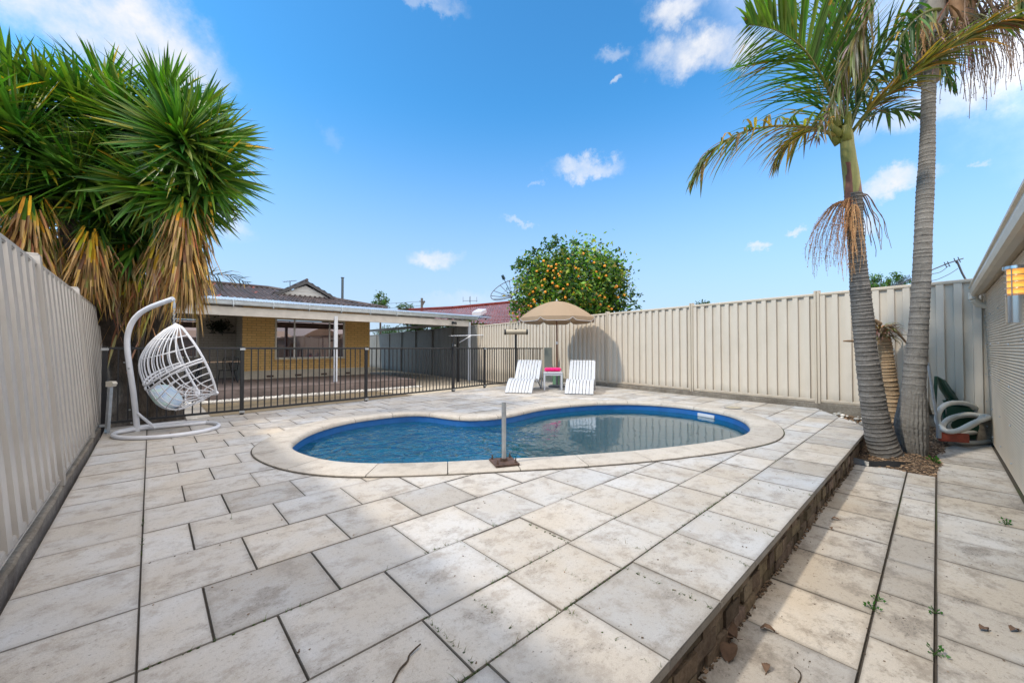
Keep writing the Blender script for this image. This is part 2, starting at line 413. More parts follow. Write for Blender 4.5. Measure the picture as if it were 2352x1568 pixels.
def clip(poly, a, b, c):   # keep a*x+b*y<=c
    out = []
    for i in range(len(poly)):
        p, q = poly[i-1], poly[i]; dp, dq = a*p[0]+b*p[1]-c, a*q[0]+b*q[1]-c
        if (dp <= 0) != (dq <= 0):
            t = dp/(dp-dq); out.append((lerp(p[0], q[0], t), lerp(p[1], q[1], t)))
        if dq <= 0: out.append(q)
    return out

# ------------------------------------------------------------------ patio slabs
ZL = -0.25; ZY = -0.37
def slab(mb, x0, x1, y0, y1, z, clips=(), hole=None, tone=None, gap=.0025, thick=.035):
    gap += .0; x0 += gap+random.uniform(-.0015, .0015); x1 -= gap; y0 += gap; y1 -= gap+random.uniform(-.0015, .0015)
    t = tone or random.gauss(1, .045); wv = random.gauss(.006, .017)
    col = (t*(1+wv), t, t*(1-wv*1.5)); z += random.uniform(-.0015, .0015)
    tx, ty = random.uniform(-.002, .002), random.uniform(-.002, .002)
    cells = [[(x0, y0), (x1, y0), (x1, y1), (x0, y1)]]
    split = False
    if hole:
        ins = [inside(hole, x, y) for x in (x0, (x0+x1)/2, x1) for y in (y0, (y0+y1)/2, y1)]
        if all(ins): return
        if any(ins):
            split = True; N = 10; cells = []
            for i in range(N):
                for j in range(N):
                    a0, a1 = lerp(x0, x1, i/N), lerp(x0, x1, (i+1)/N); b0, b1 = lerp(y0, y1, j/N), lerp(y0, y1, (j+1)/N)
                    if not inside(hole, (a0+a1)/2, (b0+b1)/2): cells.append([(a0, b0), (a1, b0), (a1, b1), (a0, b1)])
    def Z(p): return z+tx*(p[0]-x0)/.45+ty*(p[1]-y0)/.45
    def UVc(p): return ((p[0]-x0)/(x1-x0), (p[1]-y0)/(y1-y0))
    for P in cells:
        for (a, b, c) in clips: P = clip(P, a, b, c) if len(P) > 2 else P
        if len(P) < 3: continue
        if split:
            mb.poly([(p[0], p[1], Z(p)) for p in P], col, [UVc(p) for p in P]); continue
        cx = sum(p[0] for p in P)/len(P); cy = sum(p[1] for p in P)/len(P)
        e = .0022; n = len(mb.v); m = len(P)
        ins = [(p[0]+(e if p[0] < cx else -e), p[1]+(e if p[1] < cy else -e)) for p in P]
        mb.v += [(p[0], p[1], Z(p)) for p in ins]+[(p[0], p[1], Z(p)-.005) for p in P]+[(p[0], p[1], Z(p)-thick) for p in P]
        mb.face(range(n, n+m), col, [UVc(p) for p in ins])
        for i in range(m):
            j = (i+1) % m
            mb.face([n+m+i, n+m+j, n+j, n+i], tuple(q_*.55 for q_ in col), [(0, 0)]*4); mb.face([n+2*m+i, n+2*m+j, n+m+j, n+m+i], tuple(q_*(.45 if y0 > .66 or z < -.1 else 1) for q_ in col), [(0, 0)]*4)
edge_c = []
# garden-bed corner: diagonal from (7.25,.65) to (8.55,1.3)
ax, ay, bx_, by_ = 7.30, .64, 8.75, 1.38
nx, ny = (by_-ay), -(bx_-ax)
edge_c.append((nx, ny, nx*ax+ny*ay))
# back edge along the pool fence
BY = lambda x: 7.80+0.105*(x+.44)
edge_c.append((-0.105, 1, 7.80+.105*.44))
FX = lambda y: 9.06+0.133*(y-1.49)            # the right fence line
edge_c.append((1, -0.133, 9.02-0.133*1.49))
pm = MB()
rows = [.65, 1.08, 1.43, 1.865, 2.315, 2.765, 3.215, 3.68, 4.13, 4.57, 4.99, 5.43, 5.88, 6.33, 6.78, 7.23, 7.68, 8.13, 8.6, 9.05]
offs = [-.03, -.10, -.055, .19, -.04, .19, -.04, .197, -.035, .2, -.03, .2, -.03, .2, -.03, .2, -.03, .2, -.03]
for r in range(len(rows)-1):
    y0, y1 = rows[r], rows[r+1]
    if y0 > 1.8:
        t = random.choice([.84, .97, 1, 1.02, 1.0]); slab(pm, -.445, -.022, y0, y1, 0, edge_c, None, t)
        x = offs[r]
        if x < .1: xs = [-.022, x+.445]
        else: xs = [-.022, x]
    else:
        xs = [-.445, -.022, .40] if r != 1 else [-.445, -.07, .36]
    pitch = .462 if r > 0 else .48
    while xs[-1] < 10: xs.append(xs[-1]+pitch)
    for i in range(len(xs)-1):
        if y0 < 1.8 and i == 0 and r > 2: continue
        tn = random.gauss(1.0, .035)
        if random.random() < .09: tn = .80
        slab(pm, xs[i], xs[i+1], y0, y1, 0, edge_c, mid, tn)
    # slabs running back behind the camera
ym = [.65, .2, -.25]
struct(pm.build('patio_paving', M['slab']))
# bed of sand under the slabs (its side is the step)
bm_ = MB()
def clipped_rect(x0, x1, y0, y1):
    P = [(x0, y0), (x1, y0), (x1, y1), (x0, y1)]
    for (a, b, c) in edge_c: P = clip(P, a, b, c-.012)
    return P
N = 64
for i in range(N):
    for j in range(52):
        x0, x1 = lerp(-.45, 10.2, i/N), lerp(-.45, 10.2, (i+1)/N); y0, y1 = lerp(.69, 9.1, j/52), lerp(.69, 9.1, (j+1)/52)
        if inside(mid, (x0+x1)/2, (y0+y1)/2): continue
        P = clipped_rect(x0, x1, y0, y1)
        if len(P) > 2: bm_.poly([(p[0], p[1], -.011) for p in P])
struct(bm_.build('paving_bed', M['joint']))

# retaining wall (riser) with split-stone cladding
def stone_mat():
    m = Mat('split_stone'); a = m.noise(9, 6, .7); b = m.noise(50, 4, .7)
    c = m.mix(m.ramp(a, [(.35, 0), (.7, 1)]), (.13, .095, .065), (.30, .24, .175)); c = m.mix(m.ramp(b, [(.3, .5), (.6, 0)]), c, (.05, .04, .03))
    c = m.mix(1.0, c, m.tone(), 'MULTIPLY'); m.col(c).set(rough=.9); m.bump(b, .8, .01); return m.m
M['stone'] = stone_mat()
tw = thing('retaining_wall', 'low split stone riser wall under the edge slabs between patio and lower path', 'retaining wall', (0, .69, ZL))
w = MB()
def riser(p0, p1):
    d = (p1-p0); L = d.length; d.normalize(); nrm = Vector((d.y, -d.x, 0)); x = 0
    for row in range(3):
        z0, z1 = ZL-.02+row*.082, ZL-.02+row*.082+.08; x = -random.random()*.1
        while x < L:
            wd = random.uniform(.08, .22); t = random.uniform(.55, 1.35); o = random.uniform(.0, .018)
            a = p0+d*max(x, 0); b = p0+d*min(x+wd-.004, L)
            ch = random.uniform(-.01, .01)
            pts = [a+nrm*o, b+nrm*(o+ch), b-nrm*.06, a-nrm*.06]
            n = len(w.v)
            for zz, q in ((z0, 0), (z1-.004, 1)):
                for p in pts: w.v.append((p.x, p.y-.69, zz-ZL+random.uniform(-.004, .004)))
            c = (t, t*random.uniform(.92, 1.03), t*random.uniform(.85, 1.03))
            for q in ((0, 1, 5, 4), (1, 2, 6, 5), (3, 0, 4, 7), (4, 5, 6, 7)): w.face([n+k for k in q], c)
            x += wd
riser(Vector((-.45, .69, 0)), Vector((7.32, .69, 0))); riser(Vector((7.32, .69, 0)), Vector((8.78, 1.42, 0)))
w.build('stone_cladding', M['stone'], tw)
w = MB(); w.box((-.45, .05, -.03), (7.3, .12, .23)); w.build('footing', M['concrete'], tw)

# ------------------------------------------------------------------ pool
pool = thing('swimming_pool', 'kidney shaped swimming pool with blue liner and pale bullnose coping sunk in the patio', 'swimming pool', (4.2, 3.8, 0))
PO = Vector((4.2, 3.8, 0))
nl = len(loop)
# arc length param, coping stones
cum = [0]
for i in range(nl): cum.append(cum[-1]+(loop[(i+1) % nl]-loop[i]).length)
TOT = cum[-1]; NST = 27
def cop_profile(i):
    a = loop[i]; o = outer[i]; d = (o-a); L = d.length; d = d/L
    pr = []
    for (t, z) in ((-.0, -.045), (-.012, -.035), (-.014, -.012), (-.006, .006), (.012, .018), (.04, .024), (.12, .024), (L-.012, .018), (L-.002, .012), (L, -.02)):
        p = a+d*t; pr.append(Vector((p.x, p.y, z))-PO)
    return pr
i0 = 0
for k in range(NST):
    s0, s1 = TOT*k/NST+.004, TOT*(k+1)/NST-.004
    idx = [i for i in range(nl) if s0 < cum[i] < s1]
    def interp(s):
        s %= TOT
        for i in range(nl):
            if cum[i] <= s <= cum[i+1]:
                t = (s-cum[i])/(cum[i+1]-cum[i]); A = cop_profile(i); B = cop_profile((i+1) % nl)
                return [A[q].lerp(B[q], t) for q in range(len(A))]
    prs = [interp(s0)]+[cop_profile(i) for i in idx]+[interp(s1)]
    mb = MB(); t = random.gauss(1, .035); c = (t*1.01, t, t*.985)
    m = len(prs[0]); base = len(mb.v)
    for pr in prs: mb.v += [tuple(p) for p in pr]
    for i in range(len(prs)-1):
        for q in range(m-1):
            u0, u1 = i/(len(prs)-1)*.8+.1, (i+1)/(len(prs)-1)*.8+.1
            mb.face([base+i*m+q, base+i*m+q+1, base+(i+1)*m+q+1, base+(i+1)*m+q], c, [(u0, .5)]*2+[(u1, .5)]*2)
    mb.face([base+q for q in range(m)], c); mb.face([base+(len(prs)-1)*m+q for q in range(m)][::-1], c)
    mb.build('coping_stone', M['coping'], pool, smooth=True, fixn=True)
# dark mortar ring visible between coping and slabs
mb = MB()
oo = offset(outer, sgn*.011)
for i in range(nl):
    j = (i+1) % nl
    ii, ij = loop[i].lerp(outer[i], .1), loop[j].lerp(outer[j], .1)
    mb.poly([Vector((oo[i].x, oo[i].y, .005))-PO, Vector((oo[j].x, oo[j].y, .005))-PO, Vector((ij.x, ij.y, .005))-PO, Vector((ii.x, ii.y, .005))-PO])
mb.build('joint_ring', M['joint'], pool)
def liner_mat():
    m = Mat('blue_pool_liner'); a = m.noise(6, 4, .6)
    c = m.mix(m.ramp(a, [(.3, 0), (.7, 1)]), (.006, .080, .27), (.008, .11, .35)); m.col(c).set(rough=.35, spec=.5); return m.m
def floor_mat():
    m = Mat('blue_pool_floor'); a = m.noise(3, 4, .6)
    c = m.mix(m.ramp(a, [(.3, 0), (.7, 1)]), (.01, .16, .34), (.02, .22, .40)); m.col(c).set(rough=.7); return m.m
M['liner'] = liner_mat(); M['pfloor'] = floor_mat()
WZ = -.135
mb = MB()
zs = [-.035, -.05, -.052, -.30, -1.2]; of = [.0, .0, .012, .012, .0]
rowsL = []
for z, o in zip(zs, of):
    L = offset(loop, sgn*o); rowsL.append([Vector((p.x, p.y, z))-PO for p in L])
mb.loft(rowsL, True)
mb.build('pool_wall', M['liner'], pool, smooth=True)
mb = MB(); L = loop
ctr = Vector((4.2, 3.7, 0))
for i in range(nl):
    j = (i+1) % nl
    mb.poly([Vector((L[i].x, L[i].y, -1.2))-PO, Vector((L[j].x, L[j].y, -1.2))-PO, Vector((ctr.x, ctr.y, -1.5))-PO])
mb.build('pool_floor', M['pfloor'], pool)
# skimmer faceplate on the far wall
sk = MB(); p0 = onz(1648, 951, -.10)
q = min(range(nl), key=lambda i: (loop[i]-Vector((p0.x, p0.y, 0))).length)
tdir = (loop[(q+1) % nl]-loop[q-1]).normalized(); Mx = Matrix.Translation(Vector((loop[q].x, loop[q].y, -.10))-PO) @ Matrix.Rotation(math.atan2(tdir.y, tdir.x), 4, 'Z')
sk.bbox((-.17, -.02, -.035), (.17, .02, .02), .006, None, Mx); sk.build('skimmer_plate', M['white_plastic'], pool)
def water_mat():
    m = Mat('pool_water'); t = m.t
    t.nodes.remove(m.b)
    sep = m.n('ShaderNodeSeparateXYZ'); m.l(m.tc.outputs['Object'], sep.inputs[0])
    n1 = m.noise(2.6, 2, .5, m.vec((1, 1, 1)), .8); n2 = m.noise(6, 2, .5, None, 1.2)
    # livelier water near the return jet in the left lobe
    d = m.n('ShaderNodeVectorMath', operation='DISTANCE'); m.l(m.tc.outputs['Object'], d.inputs[0]); d.inputs[1].default_value = (2.75, 4.9, 0)
    amp = m.n('ShaderNodeMapRange'); amp.interpolation_type = 'SMOOTHSTEP'
    amp.inputs['From Min'].default_value = 2.3; amp.inputs['From Max'].default_value = .5; amp.inputs['To Min'].default_value = .05; amp.inputs['To Max'].default_value = 1.1
    m.l(d.outputs['Value'], amp.inputs['Value'])
    h = m.math('MULTIPLY', m.math('ADD', n1, m.math('MULTIPLY', n2, .45)), amp.outputs[0])
    bp = m.n('ShaderNodeBump'); bp.inputs['Strength'].default_value = 1; bp.inputs['Distance'].default_value = .075; m.l(h, bp.inputs['Height'])
    gl = m.n('ShaderNodeBsdfGlossy'); gl.inputs['Roughness'].default_value = 0.0; gl.inputs['Color'].default_value = (.95, .97, 1, 1); m.l(bp.outputs[0], gl.inputs['Normal'])
    tr = m.n('ShaderNodeBsdfTransparent'); tr.inputs['Color'].default_value = (.20, .56, .72, 1)
    df = m.n('ShaderNodeBsdfDiffuse'); df.inputs['Color'].default_value = (.003, .125, .185, 1)
    mx = m.n('ShaderNodeMixShader'); mx.inputs[0].default_value = .42; m.l(tr.outputs[0], mx.inputs[1]); m.l(df.outputs[0], mx.inputs[2])
    fr = m.n('ShaderNodeFresnel'); fr.inputs['IOR'].default_value = 1.85; m.l(bp.outputs[0], fr.inputs['Normal'])
    mx2 = m.n('ShaderNodeMixShader'); m.l(fr.outputs[0], mx2.inputs[0]); m.l(mx.outputs[0], mx2.inputs[1]); m.l(gl.outputs[0], mx2.inputs[2])
    m.l(mx2.outputs[0], m.out.inputs[0]); return m.m
M['water'] = water_mat()
mb = MB(); Lw = offset(loop, sgn*.008); mb.v = [(p.x, p.y, WZ) for p in Lw]; mb.face(range(nl)); o = mb.build('water', M['water'])
if o.data.polygons[0].normal.z < 0: o.data.flip_normals()
struct(o)

# ------------------------------------------------------------------ lower path, ground
mb = MB()
def col_slabs(y0, y1, xs, z=ZL):
    for i in range(len(xs)-1):
        tn = random.gauss(1, .06)
        if random.random() < .15: tn = .84
        slab(mb, xs[i], xs[i+1], y0, y1, z, (), None, tn, gap=.0026)
col_slabs(.240, .685, [-.4, .1, .62, 1.14, 1.66, 2.2, 2.71, 3.25, 3.75, 4.26, 4.77, 5.3, 5.8, 6.15])
col_slabs(.024, .236, [-.5, 0, .5, 1.0, 1.5, 2.0, 2.5, 3.0, 3.5, 4.0, 4.52, 5.05, 5.6, 6.1])
col_slabs(-.50, .019, [-.4, .1, .62, 1.15, 1.7, 2.22, 2.745, 3.224, 3.74, 4.188, 4.8, 5.38, 5.9, 6.4, 6.93, 7.45, 8.0, 8.5, 8.9])
struct(mb.build('path', M['slab_path']))
mb = MB(); mb.poly([(-3, -.9, ZL-.014), (9.2, -.9, ZL-.014), (9.2, .70, ZL-.014), (-3, .70, ZL-.014)]); struct(mb.build('path_bed', M['joint']))
def ground_mat():
    m = Mat('brown_ground'); a = m.noise(2, 7, .7); b = m.noise(25, 5, .7)
    c = m.mix(m.ramp(a, [(.35, 0), (.65, 1)]), (.11, .085, .055), (.17, .14, .09)); c = m.mix(m.ramp(b, [(.35, .6), (.6, 0)]), c, (.05, .045, .025))
    m.col(c).set(rough=1); m.bump(b, .6, .02); return m.m
M['ground'] = ground_mat()
mb = MB()
# ground sheet with an opening for the pool
G_ = [-400, -.9, 10.3, 400]; H_ = [-400, -1.2, 9.0, 400]
for i in range(3):
    for j in range(3):
        if i == 1 and j == 1: continue
        mb.poly([(G_[i], H_[j], ZY-.01), (G_[i+1], H_[j], ZY-.01), (G_[i+1], H_[j+1], ZY-.01), (G_[i], H_[j+1], ZY-.01)])
struct(mb.build('ground', M['ground']))
mb = MB(); mb.poly([(-.9, -1.2, ZL-.03), (-.9, .69, ZL-.03), (-.45, .69, ZL-.03), (-.45, -1.2, ZL-.03)])
# soil under the left channel
mb.poly([(-.9, .6, -.12), (-.44, .6, -.12), (-.44, 9.0, -.12), (-.9, 9.0, -.12)])
struct(mb.build('soil', M['ground']))

# garden bed around the palms
def mulch_mat():
    m = Mat('bark_mulch'); vo = m.n('ShaderNodeTexVoronoi'); vo.inputs['Scale'].default_value = 38; m.l(m.vec((1, 1.6, 1)), vo.inputs['Vector'])
    s = m.n('ShaderNodeSeparateColor'); m.l(vo.outputs['Color'], s.inputs[0])
    c = m.ramp(s.outputs[0], [(.0, (.03, .02, .013)), (.55, (.10, .06, .035)), (.85, (.22, .14, .08)), (1, (.36, .26, .17))])
    m.col(c).set(rough=.95); m.bump(vo.outputs['Distance'], .8, .02); return m.m
M['mulch'] = mulch_mat()
mb = MB(); NX, NY = 40, 24
def bedz(x, y):
    e = min(1, max(0, (x-6.02)/.25))*min(1, max(0, (y+.06)/.2)) if x < 8.2 else 1
    return -.275+e*(.05+.015*math.sin(x*5.1)*math.sin(y*7.3)+.05*math.exp(-((x-6.8)**2+(y-.3)**2)/.15))+max(0, (x-7.4))*.09
rowsB = []
for i in range(NX+1):
    x = lerp(6.02, 9.35, i/NX); rowsB.append([(x, y, bedz(x, y)) for y in [lerp(-.06+.03*math.sin(x*9), 1.6, j/NY) for j in range(NY+1)]])
mb.loft(rowsB)
struct(mb.build('mulch_bed', M['mulch'], smooth='all'))
ch = MB(); M['chips'] = simple('bark_chips', (.20, .135, .085), .9, 0, .3, tone=True)
for k in range(3200):
    x = random.uniform(6.0, 9.0); y = random.uniform(-.05, 1.35)
    if y > .62 and x < 7.3+(y-.62)*2: continue
    z = bedz(x, y)+.008; L = random.uniform(.004, .017); wd = L*random.uniform(.3, .6); a = random.uniform(0, PI); t = random.choice([.35, .6, 1, 1.5, 2.0])
    Mx = Matrix.Translation((x, y, z)) @ Matrix.Rotation(a, 4, 'Z') @ Matrix.Rotation(random.uniform(-.6, .6), 4, 'X')
    ch.box((-L, -wd, -.003), (L, wd, .003), (t, t*.95, t*.9), Mx)
tag(ch.build('bark_chips', M['chips']), 'brown bark chips and leaf litter strewn round the palm trunks', 'mulch', kind='stuff')

# ------------------------------------------------------------------ boundary fences
def frame_fn(p0, p1, lean):
    d = (p1-p0); L = d.length; d = d.normalized(); nrm = Vector((-d.y, d.x, 0))     # nrm: to the left of the run
    def f(s, o, z): return (p0.x+d.x*s+nrm.x*(o+lean*(z)), p0.y+d.y*s+nrm.y*(o+lean*(z)), p0.z+z)
    return f, L
def steel_bay(root, p0, p1, H, lean, mat, matr, pitch=.19, z0=.035, D=.042, dent=0, sheet='fence_sheet'):
    f, L = frame_fn(p0, p1, lean)
    prof = [(0, 0), (.45, 0), (.505, 1), (.945, 1)]
    mb = MB(); n = int(round((L-.06)/pitch)); pt = (L-.06)/n; ss = []
    for i in range(n):
        for a, b in prof: ss.append((.03+(i+a)*pt, b*D-D/2))
    ss.append((L-.03, -D/2)); ss = [q for q in ss]
    rows_ = []
    for kz in range(5):
        z = lerp(z0+.03, H-.03, kz/4)
        rows_.append([f(s, o+dent*math.sin(s*3+kz*1.7+p0.x+p0.y)*(.5 if 0 < kz < 4 else .0), z) for s, o in ss])
    mb.loft(rows_); mb.build(sheet, mat, root)
    for z1, z2, nm in ((z0, z0+.055, 'bottom_rail'), (H-.05, H, 'top_rail')):
        r = MB(); P = []
        sec = [(-.024, z1), (.024, z1), (.024, z2-.012), (.016, z2), (-.016, z2), (-.024, z2-.012)]
        r.loft([[f(.03, o, z) for o, z in sec], [f(L-.03, o, z) for o, z in sec]], True); r.face([0, 1, 2, 3, 4, 5][::-1]); r.face([6, 7, 8, 9, 10, 11])
        # rolled lip lines along the rail
        for oo_ in (-.027, .027):
            r.tube([f(.03, oo_, z1+.012), f(L-.03, oo_, z1+.012)], .004, 5)
        r.build(nm, matr, root, fixn=True)
def steel_post(root, p, direc, H, lean, mat, cap=True):
    f, _ = frame_fn(p, p+direc, lean); mb = MB()
    for a, b in ((-.042, -.008), (.008, .042)):
        rows_ = []
        for z in (0, H+.012):
            rows_.append([f(a, -.045, z), f(a, .045, z), f(b, .045, z), f(b, -.045, z)])
        mb.loft(rows_, True); mb.face([4*0+mb.v.__len__()-4+q for q in range(4)])
    mb.loft([[f(-.010, -.026, z), f(-.010, .026, z), f(.010, .026, z), f(.010, -.026, z)] for z in (0, H+.008)], True)
    o = mb.build('post', mat, root, fixn=True)
    if cap:
        c = MB(); zc = H+.013
        c.loft([[f(-.046, -.038, z), f(-.046, .038, z), f(.046, .038, z), f(.046, -.038, z)] for z in (zc, zc+.012)], True); n = len(c.v)
        c.face([n-4, n-3, n-2, n-1]); c.face([n-8, n-7, n-6, n-5]); c.build('post_cap', mat, o, fixn=True)
def plinth(root, p0, p1, z0, z1, w, mat, lean=0, side=0):
    f, L = frame_fn(Vector((p0.x, p0.y, 0)), Vector((p1.x, p1.y, 0)), 0); mb = MB(); n = max(2, int(L/.12)); rows_ = []
    for i in range(n+1):
        s = L*i/n; j = random.uniform(-.006, .006); k = random.uniform(-.004, .004)
        rows_.append([f(s, -w/2+side+j, z0), f(s, -w/2+side+j, z1-.012), f(s, -w/2+side+.012+j, z1+k), f(s, w/2+side-.012, z1+k), f(s, w/2+side, z1-.012), f(s, w/2+side, z0)])
    mb.loft(rows_); mb.build('concrete_plinth', mat, root)

# left fence: leans outwards
lf = thing('steel_fence', 'pale grey corrugated steel fence in shade leaning outward along the left side of the patio', 'fence', (0, 0, 0))
LP = [-2.2, .12, 2.40, 4.68, 6.92, 9.2]
for i, y in enumerate(LP):
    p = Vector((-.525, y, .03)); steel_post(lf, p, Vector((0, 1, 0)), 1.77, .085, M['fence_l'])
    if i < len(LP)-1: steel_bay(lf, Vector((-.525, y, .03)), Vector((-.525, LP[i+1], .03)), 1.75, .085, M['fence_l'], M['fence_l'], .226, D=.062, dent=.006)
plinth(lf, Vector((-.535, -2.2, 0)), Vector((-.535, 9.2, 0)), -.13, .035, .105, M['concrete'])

# right fence: cream
rf = thing('steel_fence', 'cream corrugated steel fence in sun behind the loungers and the palms', 'fence', (0, 0, 0))
RY = [-3.3, -.93, 1.49, 3.91, 6.45, 8.88, 11.3, 13.75]
def fp(y, z): return Vector((FX(y), y, z))
for i, y in enumerate(RY):
    zb_, hb_ = (.08, 2.04) if i < 5 else (-.30, 2.42)
    steel_post(rf, fp(y, zb_), Vector((.133, 1, 0)).normalized(), hb_+.02, 0, M['fence_rail'])
    if i < len(RY)-1: steel_bay(rf, fp(y, zb_), fp(RY[i+1], zb_), hb_, 0, M['fence'], M['fence_rail'], .187, dent=.005)
plinth(rf, fp(-3.3, 0), fp(8.9, 0), -.3, .10, .11, M['concrete'])
plinth(rf, fp(8.95, 0), fp(13.75, 0), -.45, -.28, .10, M['concrete'])
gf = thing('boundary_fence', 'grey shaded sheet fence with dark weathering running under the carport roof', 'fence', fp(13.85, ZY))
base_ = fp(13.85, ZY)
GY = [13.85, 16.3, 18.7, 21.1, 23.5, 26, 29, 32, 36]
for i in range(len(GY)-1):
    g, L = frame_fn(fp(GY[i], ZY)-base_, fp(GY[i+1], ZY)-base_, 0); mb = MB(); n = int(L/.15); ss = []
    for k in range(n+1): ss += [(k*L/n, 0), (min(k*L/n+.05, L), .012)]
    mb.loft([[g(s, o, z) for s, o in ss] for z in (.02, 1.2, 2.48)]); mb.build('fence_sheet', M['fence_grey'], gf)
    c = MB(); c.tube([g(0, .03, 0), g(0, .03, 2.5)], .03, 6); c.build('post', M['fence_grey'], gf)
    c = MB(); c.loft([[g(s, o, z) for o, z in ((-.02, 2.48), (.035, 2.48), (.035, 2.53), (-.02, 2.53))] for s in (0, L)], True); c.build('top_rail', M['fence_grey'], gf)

# ------------------------------------------------------------------ pool safety fence
pf = thing('pool_fence', 'black tubular pool fence with a gate between patio and house', 'pool fence', (1.13, 7.85, 0))
PFO = Vector((1.13, 7.85, 0))
pts = [Vector((-.46, 7.76, 0)), Vector((1.13, 7.88, 0)), Vector((3.31, 8.08, 0)), Vector((5.70, 8.40, 0)), Vector((6.95, 8.68, 0)), Vector((9.85, 9.12, 0))]
def fence_panel(a, b, name='fence_panel', h=1.115, z0=.06, sp=.098):
    d = b-a; L = d.length; d.normalize(); ang = math.atan2(d.y, d.x); Mx = Matrix.Translation(a-PFO) @ Matrix.Rotation(ang, 4, 'Z'); mb = MB()
    for z in (z0, h-.03): mb.bbox((.03, -.017, z), (L-.03, .017, z+.034), .004, None, Mx)
    n = int((L-.06)/sp); q = (L-.06)/n
    for i in range(1, n): x = .03+i*q; mb.box((x-.008, -.008, z0+.03), (x+.008, .008, h-.028), None, Mx)
    return mb.build(name, M['black'], pf)
def pf_post(p, h=1.13, z0=-.3, s=.027, name='post'):
    mb = MB(); q = p-PFO; mb.bbox((q.x-s, q.y-s, z0), (q.x+s, q.y+s, h), .004); o = mb.build(name, M['black'], pf)
    for z_ in (.03, h-.06): b = MB(); b.bbox((q.x-s-.012, q.y-s-.02, z_), (q.x+s+.012, q.y-s-.002, z_+.035), .003); b.build('bracket', M['galv'], o)
    return o
for i in range(5): fence_panel(pts[i], pts[i+1], 'gate' if i == 3 else 'fence_panel')
for i, p in enumerate(pts):
    if i == 5: continue
    pf_post(p, 1.13 if i != 3 else 1.22, s=.027 if i != 3 else .032)
q = pts[3]-PFO
mb = MB(); mb.tube([(q.x-.02, q.y-.05, .95), (q.x-.02, q.y-.05, 1.38)], .022, 8); mb.tube([(q.x-.02, q.y-.05, 1.38), (q.x-.02, q.y-.05, 1.42)], .03, 8)
mb.bbox((q.x-.05, q.y-.06, 1.0), (q.x+.03, q.y-.03, 1.05), .004); mb.build('gate_latch', M['black'], pf)

# ------------------------------------------------------------------ courtyard beyond the pool fence
def brickpave(name, c1, c2, mo, sx, sy, rot=0):
    m = Mat(name); b = m.n('ShaderNodeTexBrick'); m.l(m.vec((1, 1, 1), rot=(0, 0, rot)), b.inputs['Vector'])
    b.inputs['Scale'].default_value = 1; b.inputs['Brick Width'].default_value = sx; b.inputs['Row Height'].default_value = sy; b.inputs['Mortar Size'].default_value = .006
    b.inputs['Color1'].default_value = (*c1, 1); b.inputs['Color2'].default_value = (*c2, 1); b.inputs['Mortar'].default_value = (*mo, 1)
    a = m.noise(2.5, 6, .65); c = m.mix(m.ramp(a, [(.4, 0), (.65, .55)]), b.outputs[0], [x*.6 for x in c1]); m.col(c).set(rough=.9); m.bump(b.outputs['Fac'], .4, -.01); return m.m
M['courtyard'] = brickpave('courtyard_pavers', (.16, .12, .07), (.13, .10, .058), (.07, .05, .035), .5, .45)
M['courtyard_pale'] = brickpave('pale_courtyard_pavers', (.50, .43, .33), (.42, .36, .28), (.2, .17, .13), .23, .12)
mb = MB(); mb.poly([(-.6, 7.7, ZY), (11.2, 8.9, ZY), (14.5, 40, ZY), (7.4, 40, ZY), (7.4, 13.7, ZY), (-.6, 13.75, ZY)]); struct(mb.build('courtyard', M['courtyard']))
mb = MB(); a = .004
mb.poly([(6.2, 10.6, ZY+a), (10.3, 10.2, ZY+a), (11.0, 16, ZY+a), (12.0, 24, ZY+a), (7.65, 24, ZY+a), (7.65, 13.2, ZY+a), (5.6, 13.5, ZY+a)]); struct(mb.build('side_path', M['courtyard_pale']))
mb = MB(); mb.box((-.46, 0, ZY-.02), (10.1, .17, -.03), None, Matrix.Translation((0, 7.86, 0)) @ Matrix.Rotation(math.atan(.105), 4, 'Z')); struct(mb.build('patio_kerb', M['concrete']))
mb = MB(); mb.box((.55, 8.6, ZY), (.95, 13.2, ZY+.03)); mb.box((.95, 12.98, ZY), (6.6, 13.16, ZY+.035)); struct(mb.build('concrete_edging', M['concrete_pale']))
# pebbles in front of the deck, rocks by the yucca
def pebble(mb, x, y, z, r, t):
    rows_ = []; ph = random.uniform(0, 6); e = random.uniform(.6, 1); sq = random.uniform(.45, .75)
    for i in range(5):
        th = PI*i/4; rows_.append([(x+r*math.sin(th)*math.cos(a_+ph)*(1+.18*math.sin(a_*2+ph)), y+r*e*math.sin(th)*math.sin(a_+ph), z+r*sq*math.cos(th)) for a_ in [2*PI*k/7 for k in range(7)]])
    mb.loft(rows_, True, (t, t*.98, t*.95))
M['pebble'] = simple('white_pebbles', (.62, .60, .56), .7, 0, .15, 20, tone=True)
mb = MB()
for k in range(1500):
    x = random.uniform(.2, 7.6); pebble(mb, x, random.uniform(13.2, 13.55)+.05*(x-.2)/7, ZY+.02, random.uniform(.025, .06), random.uniform(.6, 1.25))
tag(mb.build('pebbles', M['pebble'], smooth='all'), 'strip of white pebbles along the foot of the timber deck', 'pebbles', kind='stuff')
mb = MB()
for k in range(420):
    x = random.uniform(-.7, .75); y = random.uniform(8.0, 10.2)
    pebble(mb, x, y, ZY+.03, random.uniform(.03, .10), random.choice([.25, .45, .7, .9, 1.1]))
for k in range(90):
    pebble(mb, random.uniform(-.9, -.48), random.uniform(7.3, 8.3), -.10, random.uniform(.03, .08), random.choice([.3, .5, .8, 1.]))
tag(mb.build('river_stones', M['pebble'], smooth='all'), 'grey and white river stones on the ground round the yucca trunks', 'stones', kind='stuff')
mb = MB()
